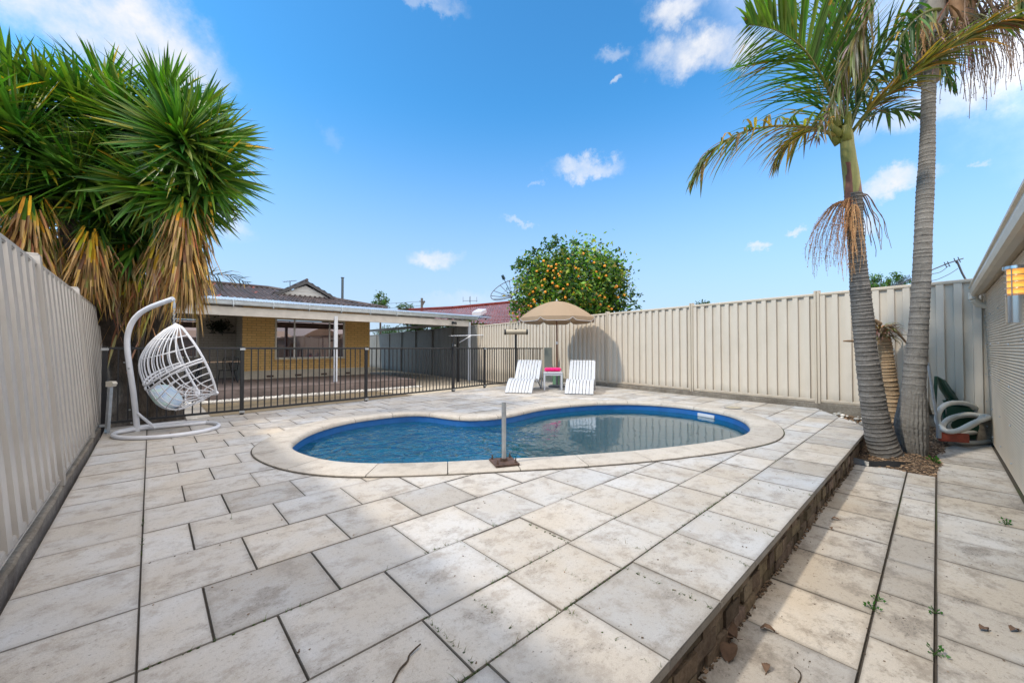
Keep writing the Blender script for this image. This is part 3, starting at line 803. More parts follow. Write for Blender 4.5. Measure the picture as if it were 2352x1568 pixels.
for k in range(130):
    x = random.uniform(7.45, 8.95); y = random.uniform(.75, 1.45)
    if y > .69+(x-7.3)*.5: continue
    pebble(mb, x, y, bedz(x, y)+.03, random.uniform(.02, .055), random.choice([.3, .5, .8, 1.05]))
tag(mb.build('bed_stones', M['pebble'], smooth='all'), 'small pale stones in the bed between cream fence and palms', 'stones', kind='stuff')

# ------------------------------------------------------------------ deck and verandah
def wood(name, c, var=.3):
    m = Mat(name); v = m.vec((.6, 14, 1)); a = m.noise(3, 6, .6, v); b = m.noise(1.2, 4)
    col = m.mix(m.ramp(a, [(.3, 0), (.7, 1)]), [x*(1-var) for x in c], [x*(1+var) for x in c]); col = m.mix(1, col, m.tone(), 'MULTIPLY'); m.col(col).set(rough=.7); return m.m
M['deck'] = wood('brown_decking', (.20, .155, .14)); M['tabletop'] = wood('table_timber', (.58, .42, .30))
DX0, DX1, DY0, DY1, DZ = -3.0, 7.55, 13.75, 17.8, -.08
dk = thing('timber_deck', 'low brown timber deck under the verandah in front of the brick house', 'deck', (2, DY0, DZ))
mb = MB(); y = DY0
while y < 19.2:
    t = random.uniform(.8, 1.2); x1 = DX1 if y < 17.75 else 2.5
    mb.bbox((DX0-2, y-DY0, -.025), (x1-2, y-DY0+.088, 0), .003, (t, t, t)); y += .094
mb.build('deck_boards', M['deck'], dk)
mb = MB()
for k in range(3):
    t = random.uniform(.7, 1.0); mb.bbox((DX0-2, -.028, -.032-.088*(k+1)), (DX1-2, -.003, -.030-.088*k), .003, (t, t, t))
    mb.bbox((DX1-2+.003, -.02, -.032-.088*(k+1)), (DX1-2+.028, DY1-DY0, -.030-.088*k), .003, (t, t, t))
mb.build('deck_fascia', M['deck'], dk)

vr = thing('verandah', 'long verandah with cream beam, galvanised gutter and corrugated roof along the brick house', 'verandah', (4.8, 14.45, DZ))
VO = Vector((4.8, 14.45, DZ))
def B(mb, a, b, e=.006): mb.bbox(Vector(a)-VO, Vector(b)-VO, e)
mb = MB(); B(mb, (-3, 14.40, 2.09), (10.62, 14.47, 2.36)); mb.build('beam', M['beam'], vr)
mb = MB(); B(mb, (4.75, 14.37, DZ), (4.87, 14.395+.0, 2.24)); B(mb, (4.76, 14.396, DZ), (4.86, 14.48, 2.088)); mb.build('post', M['white_paint'], vr)
mb = MB(); B(mb, (10.62, 14.38, ZY), (10.72, 14.48, 2.3)); mb.build('post', M['white_paint'], vr)
# quad gutter
mb = MB(); sec = [(14.29, 2.41), (14.275, 2.43), (14.265, 2.52), (14.25, 2.54), (14.25, 2.55), (14.27, 2.55), (14.28, 2.43), (14.38, 2.42), (14.39, 2.56), (14.40, 2.56), (14.40, 2.40)]
mb.loft([[Vector((x, y, z))-VO for y, z in sec] for x in (-3, 11.05)], True); n = len(mb.v); mb.face(range(n-11, n)); mb.build('gutter', M['gutter'], vr, fixn=True)
mb = MB()
for k in range(13):
    x = -2.4+k*1.05; B(mb, (x, 14.243, 2.405), (x+.02, 14.262, 2.555), .002)
    B(mb, (x, 14.28, 2.37), (x+.03, 14.40, 2.40), .002)
mb.build('gutter_brackets', M['gutter'], vr)
mb = MB(); rows_ = []
for x in [i*.019-3 for i in range(int(14.9/.019))]:
    zz = .012*math.sin(2*PI*x/.076)
    rows_.append([Vector((x, 14.31, 2.562+zz))-VO, Vector((x, 16.0, 2.78+zz))-VO, Vector((x, 17.45 if x < 8 else 29, 2.97+zz if x < 8 else 3.25+zz))-VO])
mb.loft(rows_); mb.build('roof_sheet', M['corr'], vr, smooth='all')
mb = MB()
for k in range(12):
    x = -2.2+k*1.15
    f0 = [Vector((x+dx, y, z))-VO for (dx, y, z) in ((0, 14.47, 2.39), (.05, 14.47, 2.39), (.05, 14.47, 2.54), (0, 14.47, 2.54))]
    f1 = [Vector((x+dx, y, z))-VO for (dx, y, z) in ((0, 17.4, 2.76), (.05, 17.4, 2.76), (.05, 17.4, 2.91), (0, 17.4, 2.91))]
    mb.loft([f0, f1], True)
mb.build('rafters', M['beam'], vr)
mb = MB()
for k in range(8):
    y = 15.5+k*1.7; z = 2.56+min(1.6, y-14.4)*.128+max(0, y-16)*.034; B(mb, (7.6, y, z-.14), (11.6, y+.05, z-.04), .004)
mb.build('carport_battens', M['beam'], vr)
mb = MB(); B(mb, (10.65, 14.5, 2.2), (10.72, 29, 2.34)); mb.build('side_beam', M['beam'], vr)
mb = MB(); p = Vector((9.75, 14.34, 2.22))-VO; mb.tube([p+Vector((0, .05, .03)), p+Vector((0, -.05, .0))], .035, 10); mb.tube([p, p+Vector((.12, -.06, -.01))], [.04, .055], 12); mb.tube([p, p+Vector((-.10, -.07, 0))], [.04, .055], 12)
mb.build('spotlight', M['black'], vr, smooth=True)

# ------------------------------------------------------------------ brick house
def brick_mat(name, c1, c2, mo, flip=False):
    m = Mat(name); sep = m.n('ShaderNodeSeparateXYZ'); m.l(m.tc.outputs['Object'], sep.inputs[0]); cb = m.n('ShaderNodeCombineXYZ')
    m.l(sep.outputs[1] if flip else sep.outputs[0], cb.inputs[0]); m.l(sep.outputs[2], cb.inputs[1])
    b = m.n('ShaderNodeTexBrick'); m.l(cb.outputs[0], b.inputs['Vector']); b.inputs['Scale'].default_value = 1
    b.inputs['Brick Width'].default_value = .30; b.inputs['Row Height'].default_value = .0975; b.inputs['Mortar Size'].default_value = .009; b.inputs['Mortar Smooth'].default_value = .1
    b.inputs['Color1'].default_value = (*c1, 1); b.inputs['Color2'].default_value = (*c2, 1); b.inputs['Mortar'].default_value = (*mo, 1)
    n1 = m.noise(28, 4, .7); c = m.mix(m.ramp(n1, [(.3, .35), (.6, 0)]), b.outputs[0], [x*.55 for x in c1]); m.col(c).set(rough=.85)
    m.bump(m.math('ADD', m.math('MULTIPLY', b.outputs['Fac'], -1), m.math('MULTIPLY', n1, .3)), .7, .012); return m.m
M['brick'] = brick_mat('yellow_brick', (.84, .56, .22), (.74, .47, .17), (.40, .24, .10))
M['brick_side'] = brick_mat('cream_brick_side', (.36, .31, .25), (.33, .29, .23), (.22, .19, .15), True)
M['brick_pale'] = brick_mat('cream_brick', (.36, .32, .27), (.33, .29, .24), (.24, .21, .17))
M['render'] = concrete('cream_render', (.66, .60, .50), (.54, .49, .40))
M['frame'] = simple('cream_window_frame', (.60, .55, .44), .45, 0, .05)
M['alu'] = simple('pale_aluminium', (.60, .60, .58), .3, .3, .05)
def glass_mat(name, c, r=.02):
    m = Mat(name); m.col(c).set(rough=r, spec=1.0, coat=.6); m.b.inputs['Coat Roughness'].default_value = .01
    m.b.inputs['Specular Tint'].default_value = (1, .78, .80, 1); m.b.inputs['IOR'].default_value = 1.9; return m.m
M['glass'] = glass_mat('tinted_window_glass', (.035, .02, .022))
M['curtain'] = simple('grey_curtain', (.16, .16, .15), .9, 0, .2)
HO = Vector((2.55, 17.8, ZY))
hs = thing('brick_house', 'single storey yellow brick house with dark tiled hip roof and small gable', 'house', HO)
def HB(mb, a, b, e=.004): mb.bbox(Vector(a)-HO, Vector(b)-HO, e)
def HBx(mb, a, b): mb.box(Vector(a)-HO, Vector(b)-HO)
ZT = 2.85
mb = MB()
for a, b in (((2.55, 17.8, .24), (3.62, 18.02, ZT)), ((6.34, 17.8, .24), (7.46, 18.02, ZT)), ((3.62, 17.8, .24), (6.34, 18.02, .58)), ((3.62, 17.8, 2.30), (6.34, 18.02, ZT))): HBx(mb, a, b)
mb.build('front_wall', M['brick'], hs)
mb = MB(); HBx(mb, (2.56, 17.79, -.3), (7.47, 18.03, .238)); mb.build('rendered_base', M['render'], hs)
for vx in (3.35, 4.35, 5.35, 6.35):
    mb = MB(); HB(mb, (vx, 17.78, -.03), (vx+.24, 17.795, .05), .002)
    for k in range(3): HB(mb, (vx+.02, 17.775, -.018+k*.02), (vx+.22, 17.779, -.01+k*.02), .001)
    mb.build('wall_vent', M['rust'], hs)
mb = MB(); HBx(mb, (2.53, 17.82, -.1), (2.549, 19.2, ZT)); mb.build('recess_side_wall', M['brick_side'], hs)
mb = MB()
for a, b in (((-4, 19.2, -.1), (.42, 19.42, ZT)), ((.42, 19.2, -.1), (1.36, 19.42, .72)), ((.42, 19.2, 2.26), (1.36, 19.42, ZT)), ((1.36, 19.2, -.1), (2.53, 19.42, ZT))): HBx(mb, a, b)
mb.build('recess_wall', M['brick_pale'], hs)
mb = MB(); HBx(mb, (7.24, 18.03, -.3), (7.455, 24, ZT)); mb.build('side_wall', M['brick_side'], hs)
def window(x0, x1, z0, z1, y, divs, nm='window'):
    fr = MB(); t = .05
    HB(fr, (x0, y-.02, z0), (x0+t, y+.10, z1)); HB(fr, (x1-t, y-.02, z0), (x1, y+.10, z1)); HB(fr, (x0+t+.001, y-.02, z1-t), (x1-t-.001, y+.10, z1)); HB(fr, (x0+t+.001, y-.02, z0), (x1-t-.001, y+.10, z0+t))
    w_ = fr.build(nm, M['frame'], hs)
    ds = [x0+t]+divs+[x1-t]
    for i in range(len(ds)-1):
        a, b = ds[i], ds[i+1]
        g = MB(); HBx(g, (a+.012, y+.045, z0+t+.03), (b-.012, y+.055, z1-t-.02)); g.build('pane', M['glass'], w_)
        s = MB(); HB(s, (a, y+.02, z0+t+.001), (a+.028, y+.07, z1-t-.001), .003); HB(s, (b-.028, y+.02, z0+t+.001), (b-.0, y+.07, z1-t-.001), .003)
        HB(s, (a+.029, y+.02, z0+t+.001), (b-.029, y+.07, z0+t+.03), .003); s.build('sash', M['alu'], w_)
    return w_
w1 = window(3.62, 6.34, .66, 2.30, 17.80, [4.33, 5.70])
mb = MB()
xx = 3.62
while xx < 6.3: HB(mb, (xx, 17.73, .585), (xx+.088, 17.84, .655), .004); xx += .098
mb.build('sill', M['brick'], w1)
cu = MB(); rows_ = [[Vector((3.72+i*.02, 17.848+.006*math.sin(i*1.3), z))-HO for i in range(22)] for z in (.74, 2.22)]; cu.loft(rows_)
window(.42, 1.36, .72, 2.26, 19.20, [], 'window')
# tiled roof
def tile_mat():
    m = Mat('dark_roof_tiles'); a = m.noise(9, 5, .7); b = m.noise(1.6, 5, .6)
    c = m.mix(m.ramp(a, [(.35, 0), (.7, 1)]), (.022, .017, .017), (.085, .060, .058)); c = m.mix(m.ramp(b, [(.5, 0), (.7, .4)]), c, (.16, .115, .11)); c = m.mix(1, c, m.tone(), 'MULTIPLY')
    m.col(c).set(rough=.55, spec=.4); m.bump(m.noise(60, 3), .3, .01); return m.m
M['tiles'] = tile_mat()
EY, EZ, SL = 17.05, 2.93, .24
def tile_plane(mb, O, ux, uy, L, D, keep, pit=.20, row=.30):
    # O eave corner, ux along the eave, uy up the slope (vector for one metre of run); wavy tile courses
    nr = int(D/row); nc = int(L/pit*6)
    for r in range(nr):
        prev = None; tone_r = random.uniform(.9, 1.1)
        for c in range(nc+1):
            s = c*pit/6; h = .042*math.cos(2*PI*s/pit+(r % 2)*0)+.0
            a = O+ux*s+uy*(r*row)+Vector((0, 0, h+.035)); b = O+ux*s+uy*((r+1)*row+.02)+Vector((0, 0, h*.9+.003))
            l = O+ux*s+uy*(r*row)+Vector((0, 0, h*.8-.005))
            if prev and keep(s, (r+.5)*row):
                if c % 6 == 1: tcol = random.choice([.7, .85, 1, 1, 1.15, 1.3]); cc = (tcol*1.0, tcol, tcol) if random.random() > .012 else (4.5, 1.8, 1.3)
                mb.poly([prev[0]-HO, a-HO, b-HO, prev[1]-HO], cc); mb.poly([prev[2]-HO, l-HO, a-HO, prev[0]-HO], cc)
            elif not prev: cc = (1, 1, 1)
            prev = (a, b, l)
            if c % 6 == 1 and False: pass
random.seed(21)
mb = MB(); cc = (1, 1, 1)
RX = 7.95
tile_plane(mb, Vector((-6, EY, EZ)), Vector((1, 0, 0)), Vector((0, 1, SL)), RX+6, 3.95, lambda s, d: (s-6) < RX-d)
tile_plane(mb, Vector((RX, EY, EZ)), Vector((0, 1, 0)), Vector((-1, 0, SL)), 8, 3.95, lambda s, d: s > d and s < 8-d)
rt = mb.build('roof', M['tiles'], hs, smooth=True)
mb = MB(); HBx(mb, (-5.9, 17.1, 2.72), (7.9, 24.8, 2.86)); mb.build('eaves', M['beam'], rt)
mb = MB()
mb.tube([Vector(p)-HO for p in [(RX, EY, EZ+.03), (RX-3.95, EY+3.95, EZ+3.95*SL+.05)]], .07, 8); mb.tube([Vector(p)-HO for p in [(-6, EY+3.95, EZ+3.95*SL+.04), (RX-3.95, EY+3.95, EZ+3.95*SL+.04)]], .08, 8)
mb.build('ridge_capping', M['tiles'], rt)
M['gable_paint'] = simple('pale_grey_weatherboard', (.50, .50, .49), .6, 0, .05)
# small front gable
GX, GYY, GZ0, GZ1, GW = 5.03, 18.95, 3.34, 3.93, 1.15
mb = MB()
mb.poly([Vector((GX-GW, GYY, GZ0))-HO, Vector((GX+GW, GYY, GZ0))-HO, Vector((GX, GYY, GZ1-.04))-HO]); g = mb.build('gable', M['gable_paint'], hs)
mb = MB()
for k in range(3):
    z = GZ0+.12+k*.14; wd = GW*(1-(z-GZ0)/(GZ1-GZ0))
    if wd > .1: mb.box(Vector((GX-wd, GYY-.015, z))-HO, Vector((GX+wd, GYY-.004, z+.012))-HO)
mb.build('gable_cladding', M['beam'], g)
M['barge'] = simple('charcoal_bargeboard', (.05, .05, .055), .5, 0, .1)
mb = MB()
for sx in (-1, 1):
    a = Vector((GX+sx*(GW+.30), 0, GZ0-.16)); b = Vector((GX, 0, GZ1+.02)); dz = Vector((0, 0, .14))
    rows_ = [[Vector((p.x, y, p.z))-HO+o for (y, o) in ((GYY-.16, Vector()), (GYY-.13, Vector()), (GYY-.13, dz), (GYY-.16, dz))] for p in (a, b)]; mb.loft(rows_, True)
    mb.poly([rows_[0][q] for q in range(4)])
mb.build('bargeboard', M['barge'], g)
mb = MB()
for sx in (-1, 1):
    a = Vector((GX+sx*(GW+.34), GYY-.16, GZ0-.02)); b = Vector((GX, GYY-.16, GZ1+.17)); m_ = 10; rows_ = []
    for i in range(13):
        p = a.lerp(b, i/12); q = Vector((p.x, 21.4, p.z)); st_ = .03*((i*2) % 2)
        rows_.append([p-HO+Vector((0, 0, .02*math.cos(i*PI))), q-HO+Vector((0, 0, .02*math.cos(i*PI)))])
    mb.loft(rows_)
mb.tube([Vector((GX, GYY-.2, GZ1+.19))-HO, Vector((GX, 21.4, GZ1+.19))-HO], .06, 8)
mb.build('gable_roof', M['tiles'], g)
mb = MB(); mb.tube([Vector((6.98, 20, 2.9))-HO, Vector((6.98, 20, 4.6))-HO], .06, 12); mb.tube([Vector((6.98, 20, 4.6))-HO, Vector((6.98, 20, 4.63))-HO], .085, 12); mb.build('flue', simple('dark_flue', (.07, .09, .10), .4, .3), hs, smooth=True)

# things in the recess
M['pot'] = simple('dark_foliage', (.02, .03, .012), .8, 0, .4)
o = thing('wall_planter', 'dark wall bracket with trailing plant high on the recess wall', 'planter', (1.95, 19.1, 1.75))
mb = MB(); mb.bbox((.0, -.12, -.05), (.55, .08, -.02)); mb.tube([(.1, .05, 0), (.1, .05, .35), (.35, .02, .42)], .02, 6); mb.build('bracket', M['black'], o)
mb = MB()
for k in range(260):
    c = Vector((random.gauss(.02, .17), random.uniform(-.15, .05), random.gauss(.22, .13))); a = Vector((random.uniform(-1, 1), random.uniform(-1, 1), random.uniform(-1, 1))).normalized()*.06; b = a.orthogonal().normalized()*.03
    mb.poly([c-a, c+b, c+a, c-b])
mb.build('foliage', M['pot'], o)
tb = thing('outdoor_table', 'timber topped outdoor table with splayed black legs in the house recess', 'table', (1.6, 17.0, DZ))
mb = MB()
for k in range(5): mb.bbox((-.55, -.45+k*.18, .70), (.75, -.45+k*.18+.172, .735), .004, (random.uniform(.8, 1.2),)*3)
mb.build('tabletop', M['tabletop'], tb)
for sx in (-.45, .6):
    for sy in (-.35, .35):
        mb = MB(); mb.tube([(sx*.8, sy*.8, .70), (sx*1.1, sy*1.05, 0)], .022, 6); mb.build('leg', M['black'], tb)
def bistro_chair(x, y, rz, lab):
    t = thing('outdoor_chair', lab, 'chair', (x, y, DZ), rz, 'black chairs round the outdoor table')
    mb = MB(); mb.bbox((-.21, -.21, .43), (.21, .21, .455), .01); mb.build('seat', M['black'], t)
    mb = MB(); mb.tube(smooth_path([(-.21, .2, .45), (-.22, .25, .8), (-.15, .27, .88), (.15, .27, .88), (.22, .25, .8), (.21, .2, .45)], 4), .013, 6)
    for k in range(9): mb.tube([(-.16+k*.04, .215, .5), (-.16+k*.04, .265, .87)], .006, 5)
    mb.build('backrest', M['black'], t)
    for sx in (-1, 1):
        for sy in (-1, 1):
            mb = MB(); mb.tube([(sx*.18, sy*.18, .43), (sx*.22, sy*.24, 0)], .012, 6); mb.build('leg', M['black'], t)
bistro_chair(1.0, 16.35, PI, 'black metal slat back chair with its back to the pool, left of the outdoor table')
bistro_chair(1.95, 16.4, PI+.2, 'black metal chair at the right end of the outdoor table')

# tv antenna on the tiled roof
def antenna(name, lab, p, h, w, n, mat, tilt=0, az=0):
    t = thing(name, lab, 'antenna', p)
    mb = MB(); mb.tube([(0, 0, 0), (0, 0, h)], .018, 6); mb.build('mast', mat, t)
    mb = MB(); d = Vector((math.cos(az), math.sin(az), tilt)); e = Vector((-math.sin(az), math.cos(az), 0)); mb.tube([Vector((0, 0, h))-d*w/2, Vector((0, 0, h))+d*w/2], .012, 6)
    for k in range(n):
        c = Vector((0, 0, h))+d*w*(k/(n-1)-.5); q = w*.32*(1-.5*k/n); mb.tube([c-e*q, c+e*q], .007, 5)
    mb.build('aerial', mat, t)
M['dk'] = simple('dark_weathered_metal', (.10, .11, .13), .5, .4)
p = at(804*0+ (500+1085/3.564)*.8279, (740+215/3.564)*.8279, 18.6); antenna('tv_antenna', 'small dark television antenna on the ridge of the tiled roof', p, .35, .55, 7, M['dk'], .15, -.5)

# steel posts of the clothes line, lamp post etc.
o = thing('clothesline', 'fold down clothesline with white arms on a dark post beyond the pool fence', 'clothesline', (9.9, 14.2, ZY))
mb = MB(); mb.bbox((-.04, -.04, 0), (.04, .04, 1.98), .005); mb.build('post', M['black'], o)
mb = MB(); rr = Rv*1.0
mb.tube([-rr*.35+Vector((0, -.05, 2.02)), rr*1.05+Vector((0, -.1, 2.05))], .022, 6); mb.tube([-rr*.35+Vector((.5, .9, 2.05)), rr*1.05+Vector((.5, .9, 2.08))], .018, 6); mb.tube([Vector((0, 0, 1.7)), rr*.5+Vector((0, -.1, 2.03))], .015, 6); mb.build('arm', M['white_metal'], o)
mb = MB()
for k in range(5):
    a = -rr*(.35-k*.33); mb.tube([a+Vector((0, -.05, 2.03)), a+Vector((.5, .9, 2.06))], .004, 4)
mb.build('line', M['white_metal'], o)
o = thing('lamp_post', 'dark post carrying a horizontal beige tube lamp behind the left lounger', 'lamp', (8.70, 9.25, ZY))
mb = MB(); mb.tube([(0, 0, 0), (0, 0, 2.12)], .038, 10); mb.build('post', M['black'], o, smooth=True)
mb = MB(); c = Vector((0, -.06, 2.0)); mb.tube([c-Rv*.36, c+Rv*.30], .085, 14); mb.build('lamp_tube', simple('beige_lamp_cover', (.38, .33, .25), .35), o, smooth=True)
mb = MB()
for s_ in (-1, 1):
    e_ = c+Rv*(.30 if s_ > 0 else -.36); mb.tube([e_-Rv*.005*s_, e_+Rv*.05*s_], .092, 14)
mb.bbox(c+Vector((-.33, .03, .06)), c+Vector((.27, .06, .10))) if False else None
mb.build('end_cap', M['black'], o, smooth=True)
o = thing('panel_board', 'flat grey green board standing against the fence post behind the left lounger', 'board', (9.50, 8.74, 0))
mb = MB(); mb.bbox((0, 0, .02), (.26, .03, 1.13), .004, None, Matrix.Rotation(math.atan2(Rv.y, Rv.x), 4, 'Z')); mb.build('board_face', simple('grey_green_board', (.20, .22, .20), .6, 0, .1), o)
o = thing('garden_light', 'little green box with a cream light on top behind the side table', 'light', (9.15, 7.85, 0))
mb = MB(); mb.bbox((-.10, -.10, 0), (.14, .14, .36), .01); mb.build('box', simple('green_box', (.10, .20, .12), .5), o)
mb = MB(); mb.bbox((-.06, -.06, .385), (.07, .07, .49), .01); mb.bbox((-.09, -.09, .365), (.10, .10, .384), .004); mb.build('lantern', simple('cream_lantern', (.55, .52, .38), .5), o)

# ------------------------------------------------------------------ loungers
def make_lounger(loc, rz, label):
    # local x: away from the pool (towards the back rest), local y: across
    t = thing('sun_lounger', label, 'sun lounger', loc, rz, 'white slatted loungers by the pool')
    Wd = .62
    seatp = smooth_path([(.0, 0, .02), (.08, 0, .13), (.22, 0, .26), (.38, 0, .325), (.52, 0, .31), (.66, 0, .26), (.80, 0, .24), (.90, 0, .27)], 5)
    backp = smooth_path([(.88, 0, .27), (.98, 0, .38), (1.08, 0, .52), (1.20, 0, .67), (1.30, 0, .78)], 5)
    def strip(mb, path, y0, y1, th=.018):
        R_ = []
        for i, p in enumerate(path):
            tg = (path[min(i+1, len(path)-1)]-path[max(i-1, 0)]).normalized(); nn = Vector((-tg.z, 0, tg.x))
            R_.append([Vector((p.x, y0, p.z))-nn*th, Vector((p.x, y0, p.z)), Vector((p.x, y0+.006, p.z))+nn*.003, Vector((p.x, y1-.006, p.z))+nn*.003, Vector((p.x, y1, p.z)), Vector((p.x, y1, p.z))-nn*th])
        mb.loft(R_, True); n = len(mb.v); mb.face(range(n-6, n)); mb.face(list(range(n-6*len(path), n-6*len(path)+6))[::-1])
    n = 8; g = .015; w_ = (Wd-g*(n-1))/n
    for nm, path in (('seat', seatp), ('backrest', backp)):
        mb = MB()
        for k in range(n): y = -Wd/2+k*(w_+g); strip(mb, path, y, y+w_)
        if nm == 'seat':
            for s in (.30, .75): mb.box((s-.02, -Wd/2+.02, .225), (s+.02, Wd/2-.02, .24))
        mb.build(nm, M['white_plastic'], t, smooth=True, fixn=True)
    for sy in (-1, 1):
        mb = MB(); y0, y1 = (Wd/2-.004, Wd/2+.026) if sy > 0 else (-Wd/2-.026, -Wd/2+.004)
        # side rail: runs from the front foot over the hump to the rear foot
        path = smooth_path([(.0, 0, .02), (.09, 0, .14), (.23, 0, .27), (.40, 0, .335), (.62, 0, .33), (.86, 0, .27), (1.10, 0, .15), (1.30, 0, .015)], 5)
        strip(mb, path, y0, y1, .05); mb.build('side_rail', M['white_plastic'], t, smooth=True, fixn=True)
        mb = MB(); path = backp; strip(mb, path, y0, y1, .035); mb.build('back_rail', M['white_plastic'], t, smooth=True, fixn=True)
        mb = MB(); path = [Vector((1.29, 0, .78)), Vector((1.31, 0, .4)), Vector((1.34, 0, .0))]
        mb.loft([[(p.x-.025, y0, p.z), (p.x+.02, y0, p.z), (p.x+.02, y1, p.z), (p.x-.025, y1, p.z)] for p in path], True); mb.build('leg', M['white_plastic'], t, fixn=True)
    return t
make_lounger((6.63, 6.96, 0), math.radians(32), 'white slatted wave lounger on the left of the side table, against the black pool fence')
make_lounger((7.52, 5.80, 0), math.radians(33), 'white slatted wave lounger on the right of the side table, against the cream fence')
st = thing('side_table', 'small square white plastic side table between the two loungers', 'table', (7.92, 6.98, 0), math.atan2(.70, .715))
mb = MB(); mb.bbox((-.24, -.25, .44), (.24, .25, .475), .008)
for k in range(5): mb.bbox((-.23, -.24+k*.098, .4755), (.23, -.24+k*.098+.085, .482), .002)
mb.build('tabletop', M['white_plastic'], st)
mb = MB(); mb.bbox((-.225, -.235, .39), (-.205, .235, .439), .003); mb.bbox((.205, -.235, .39), (.225, .235, .439), .003); mb.bbox((-.204, -.235, .39), (.204, -.215, .439), .003); mb.bbox((-.204, .215, .39), (.204, .235, .439), .003); mb.build('apron', M['white_plastic'], st)
for sx in (-1, 1):
    for sy in (-1, 1):
        mb = MB(); mb.bbox((sx*.215-.022, sy*.225-.022, 0), (sx*.215+.022, sy*.225+.022, .438), .006); mb.build('leg', M['white_plastic'], st)
def towel_mat():
    m = Mat('pink_towel'); a = m.noise(60, 4, .7); c = m.mix(m.ramp(a, [(.3, 0), (.7, 1)]), (.62, .004, .10), (.85, .02, .20)); m.col(c).set(rough=1, sheen=.4, spec=.1); m.bump(a, .6, .006); return m.m
mb = MB(); rows_ = []
for i in range(25):
    y = -.22+.44*i/24; e = min(1, (min(i, 24-i)+.6)/2.2)**.5; rr_ = .052*e*(1+.05*math.sin(i*1.9)); r = []
    for k in range(20):
        a = 2*PI*k/20; r.append((math.cos(a)*rr_*1.5+.01*math.sin(i*.7), y, .055+max(-.052, math.sin(a)*rr_*1.05)))
    rows_.append(r)
mb.loft(rows_, True); mb.face(range(20)); mb.face(range(24*20, 25*20))
o = mb.build('rolled_towel', towel_mat(), None, smooth='all', fixn=True); o.location = (7.90, 6.96, .483); o.rotation_euler = (0, 0, math.atan2(Rv.y, Rv.x)-PI/2)
tag(o, 'bright pink rolled towel lying on the white side table', 'towel')

# ------------------------------------------------------------------ parasol
um = thing('parasol', 'tan beach parasol with white piped valance and brown pole standing behind the side table', 'parasol', (8.60, 7.42, 0))
mb = MB(); mb.tube([(0, 0, 0), (0, 0, .03), (0, 0, .05), (0, 0, .06)], [.25, .25, .20, .06], 28); mb.tube([(0, 0, .06), (0, 0, .38)], .032, 12); mb.build('base', M['dk'], um, smooth=True)
mb = MB(); mb.tube([(0, 0, .3), (0, 0, 1.25)], .024, 12); mb.tube([(0, 0, 1.28), (0, 0, 2.46)], .020, 12); mb.build('pole', simple('brown_pole', (.15, .055, .025), .4), um, smooth=True)
mb = MB(); mb.tube([(0, 0, 1.22), (0, 0, 1.30)], .031, 12); mb.tube([(.03, 0, 1.26), (.07, 0, 1.26)], .012, 6); mb.build('joint_collar', M['white_metal'], um)
def cloth(name, c):
    m = Mat(name); a = m.noise(90, 3, .6); cc = m.mix(m.ramp(m.noise(2, 4), [(.3, 0), (.7, 1)]), [x*.93 for x in c], c); m.t.nodes.remove(m.b)
    d = m.n('ShaderNodeBsdfDiffuse'); m.l(cc, d.inputs[0]); tl = m.n('ShaderNodeBsdfTranslucent'); m.l(cc, tl.inputs[0])
    mx = m.n('ShaderNodeMixShader'); mx.inputs[0].default_value = .22; m.l(d.outputs[0], mx.inputs[1]); m.l(tl.outputs[0], mx.inputs[2]); m.l(mx.outputs[0], m.out.inputs[0]); return m.m
M['canvas'] = cloth('tan_canvas', (.38, .285, .20))
rowsU = []; NR = 10; NSG = 8; RAD = 1.10
a0 = math.radians(18)
for i in range(NR+1):
    t = i/NR; row = []
    for k in range(NSG*10):
        a = a0+2*PI*k/(NSG*10); ph = (k % 10)/10
        sc_ = 1-.055*math.sin(PI*ph)*t; r = RAD*t*sc_
        z = 2.46-.50*(t**1.75)+.0; z -= .018*math.sin(PI*ph)*math.sin(PI*t)
        row.append((r*math.cos(a), r*math.sin(a), z))
    rowsU.append(row)
mb = MB(); mb.loft(rowsU[1:], True); n = len(mb.v); mb.v.append((0, 0, 2.462)); m_ = NSG*10
for k in range(m_): mb.face([n, k, (k+1) % m_])
cn = mb.build('canopy', M['canvas'], um, smooth='all')
mb = MB(); top = []; bot = []
for k in range(NSG*10+1):
    a = a0+2*PI*k/(NSG*10); ph = (k % 10)/10; sc_ = 1-.055*math.sin(PI*ph); r = RAD*sc_+.004*math.sin(k*1.7)
    z = 1.96; dz = .115*min(1, (math.sin(PI*ph)+.0)**.35*1.0+.18) if 0 < ph < 1 else .03
    top.append((r*math.cos(a), r*math.sin(a), z)); bot.append((r*1.004*math.cos(a), r*1.004*math.sin(a), z-dz))
mb.loft([top, bot]); v_ = mb.build('valance', M['canvas'], um, smooth='all')
mb = MB(); mb.tube(bot, .006, 5, False); mb.build('piping', M['white_plastic'], v_)
for k in range(NSG):
    a = a0+2*PI*k/NSG; mb = MB(); mb.tube([(RAD*t*math.cos(a), RAD*t*math.sin(a), 2.45-.50*(t**1.75)-.012) for t in [0.02, .2, .4, .6, .8, .99]], .006, 5)
    mb.tube([(.02*math.cos(a), .02*math.sin(a), 1.95), (RAD*.5*math.cos(a), RAD*.5*math.sin(a), 2.45-.50*(.5**1.75)-.02)], .005, 5); mb.build('rib', M['white_metal'], um)
mb = MB(); mb.tube([(0, 0, 2.45), (0, 0, 2.50), (0, 0, 2.525)], [.026, .022, .006], 10); mb.build('finial', M['white_plastic'], um)
mb = MB(); mb.tube([(0, 0, 1.9), (0, 0, 2.0)], .035, 10); mb.build('runner', M['white_plastic'], um)

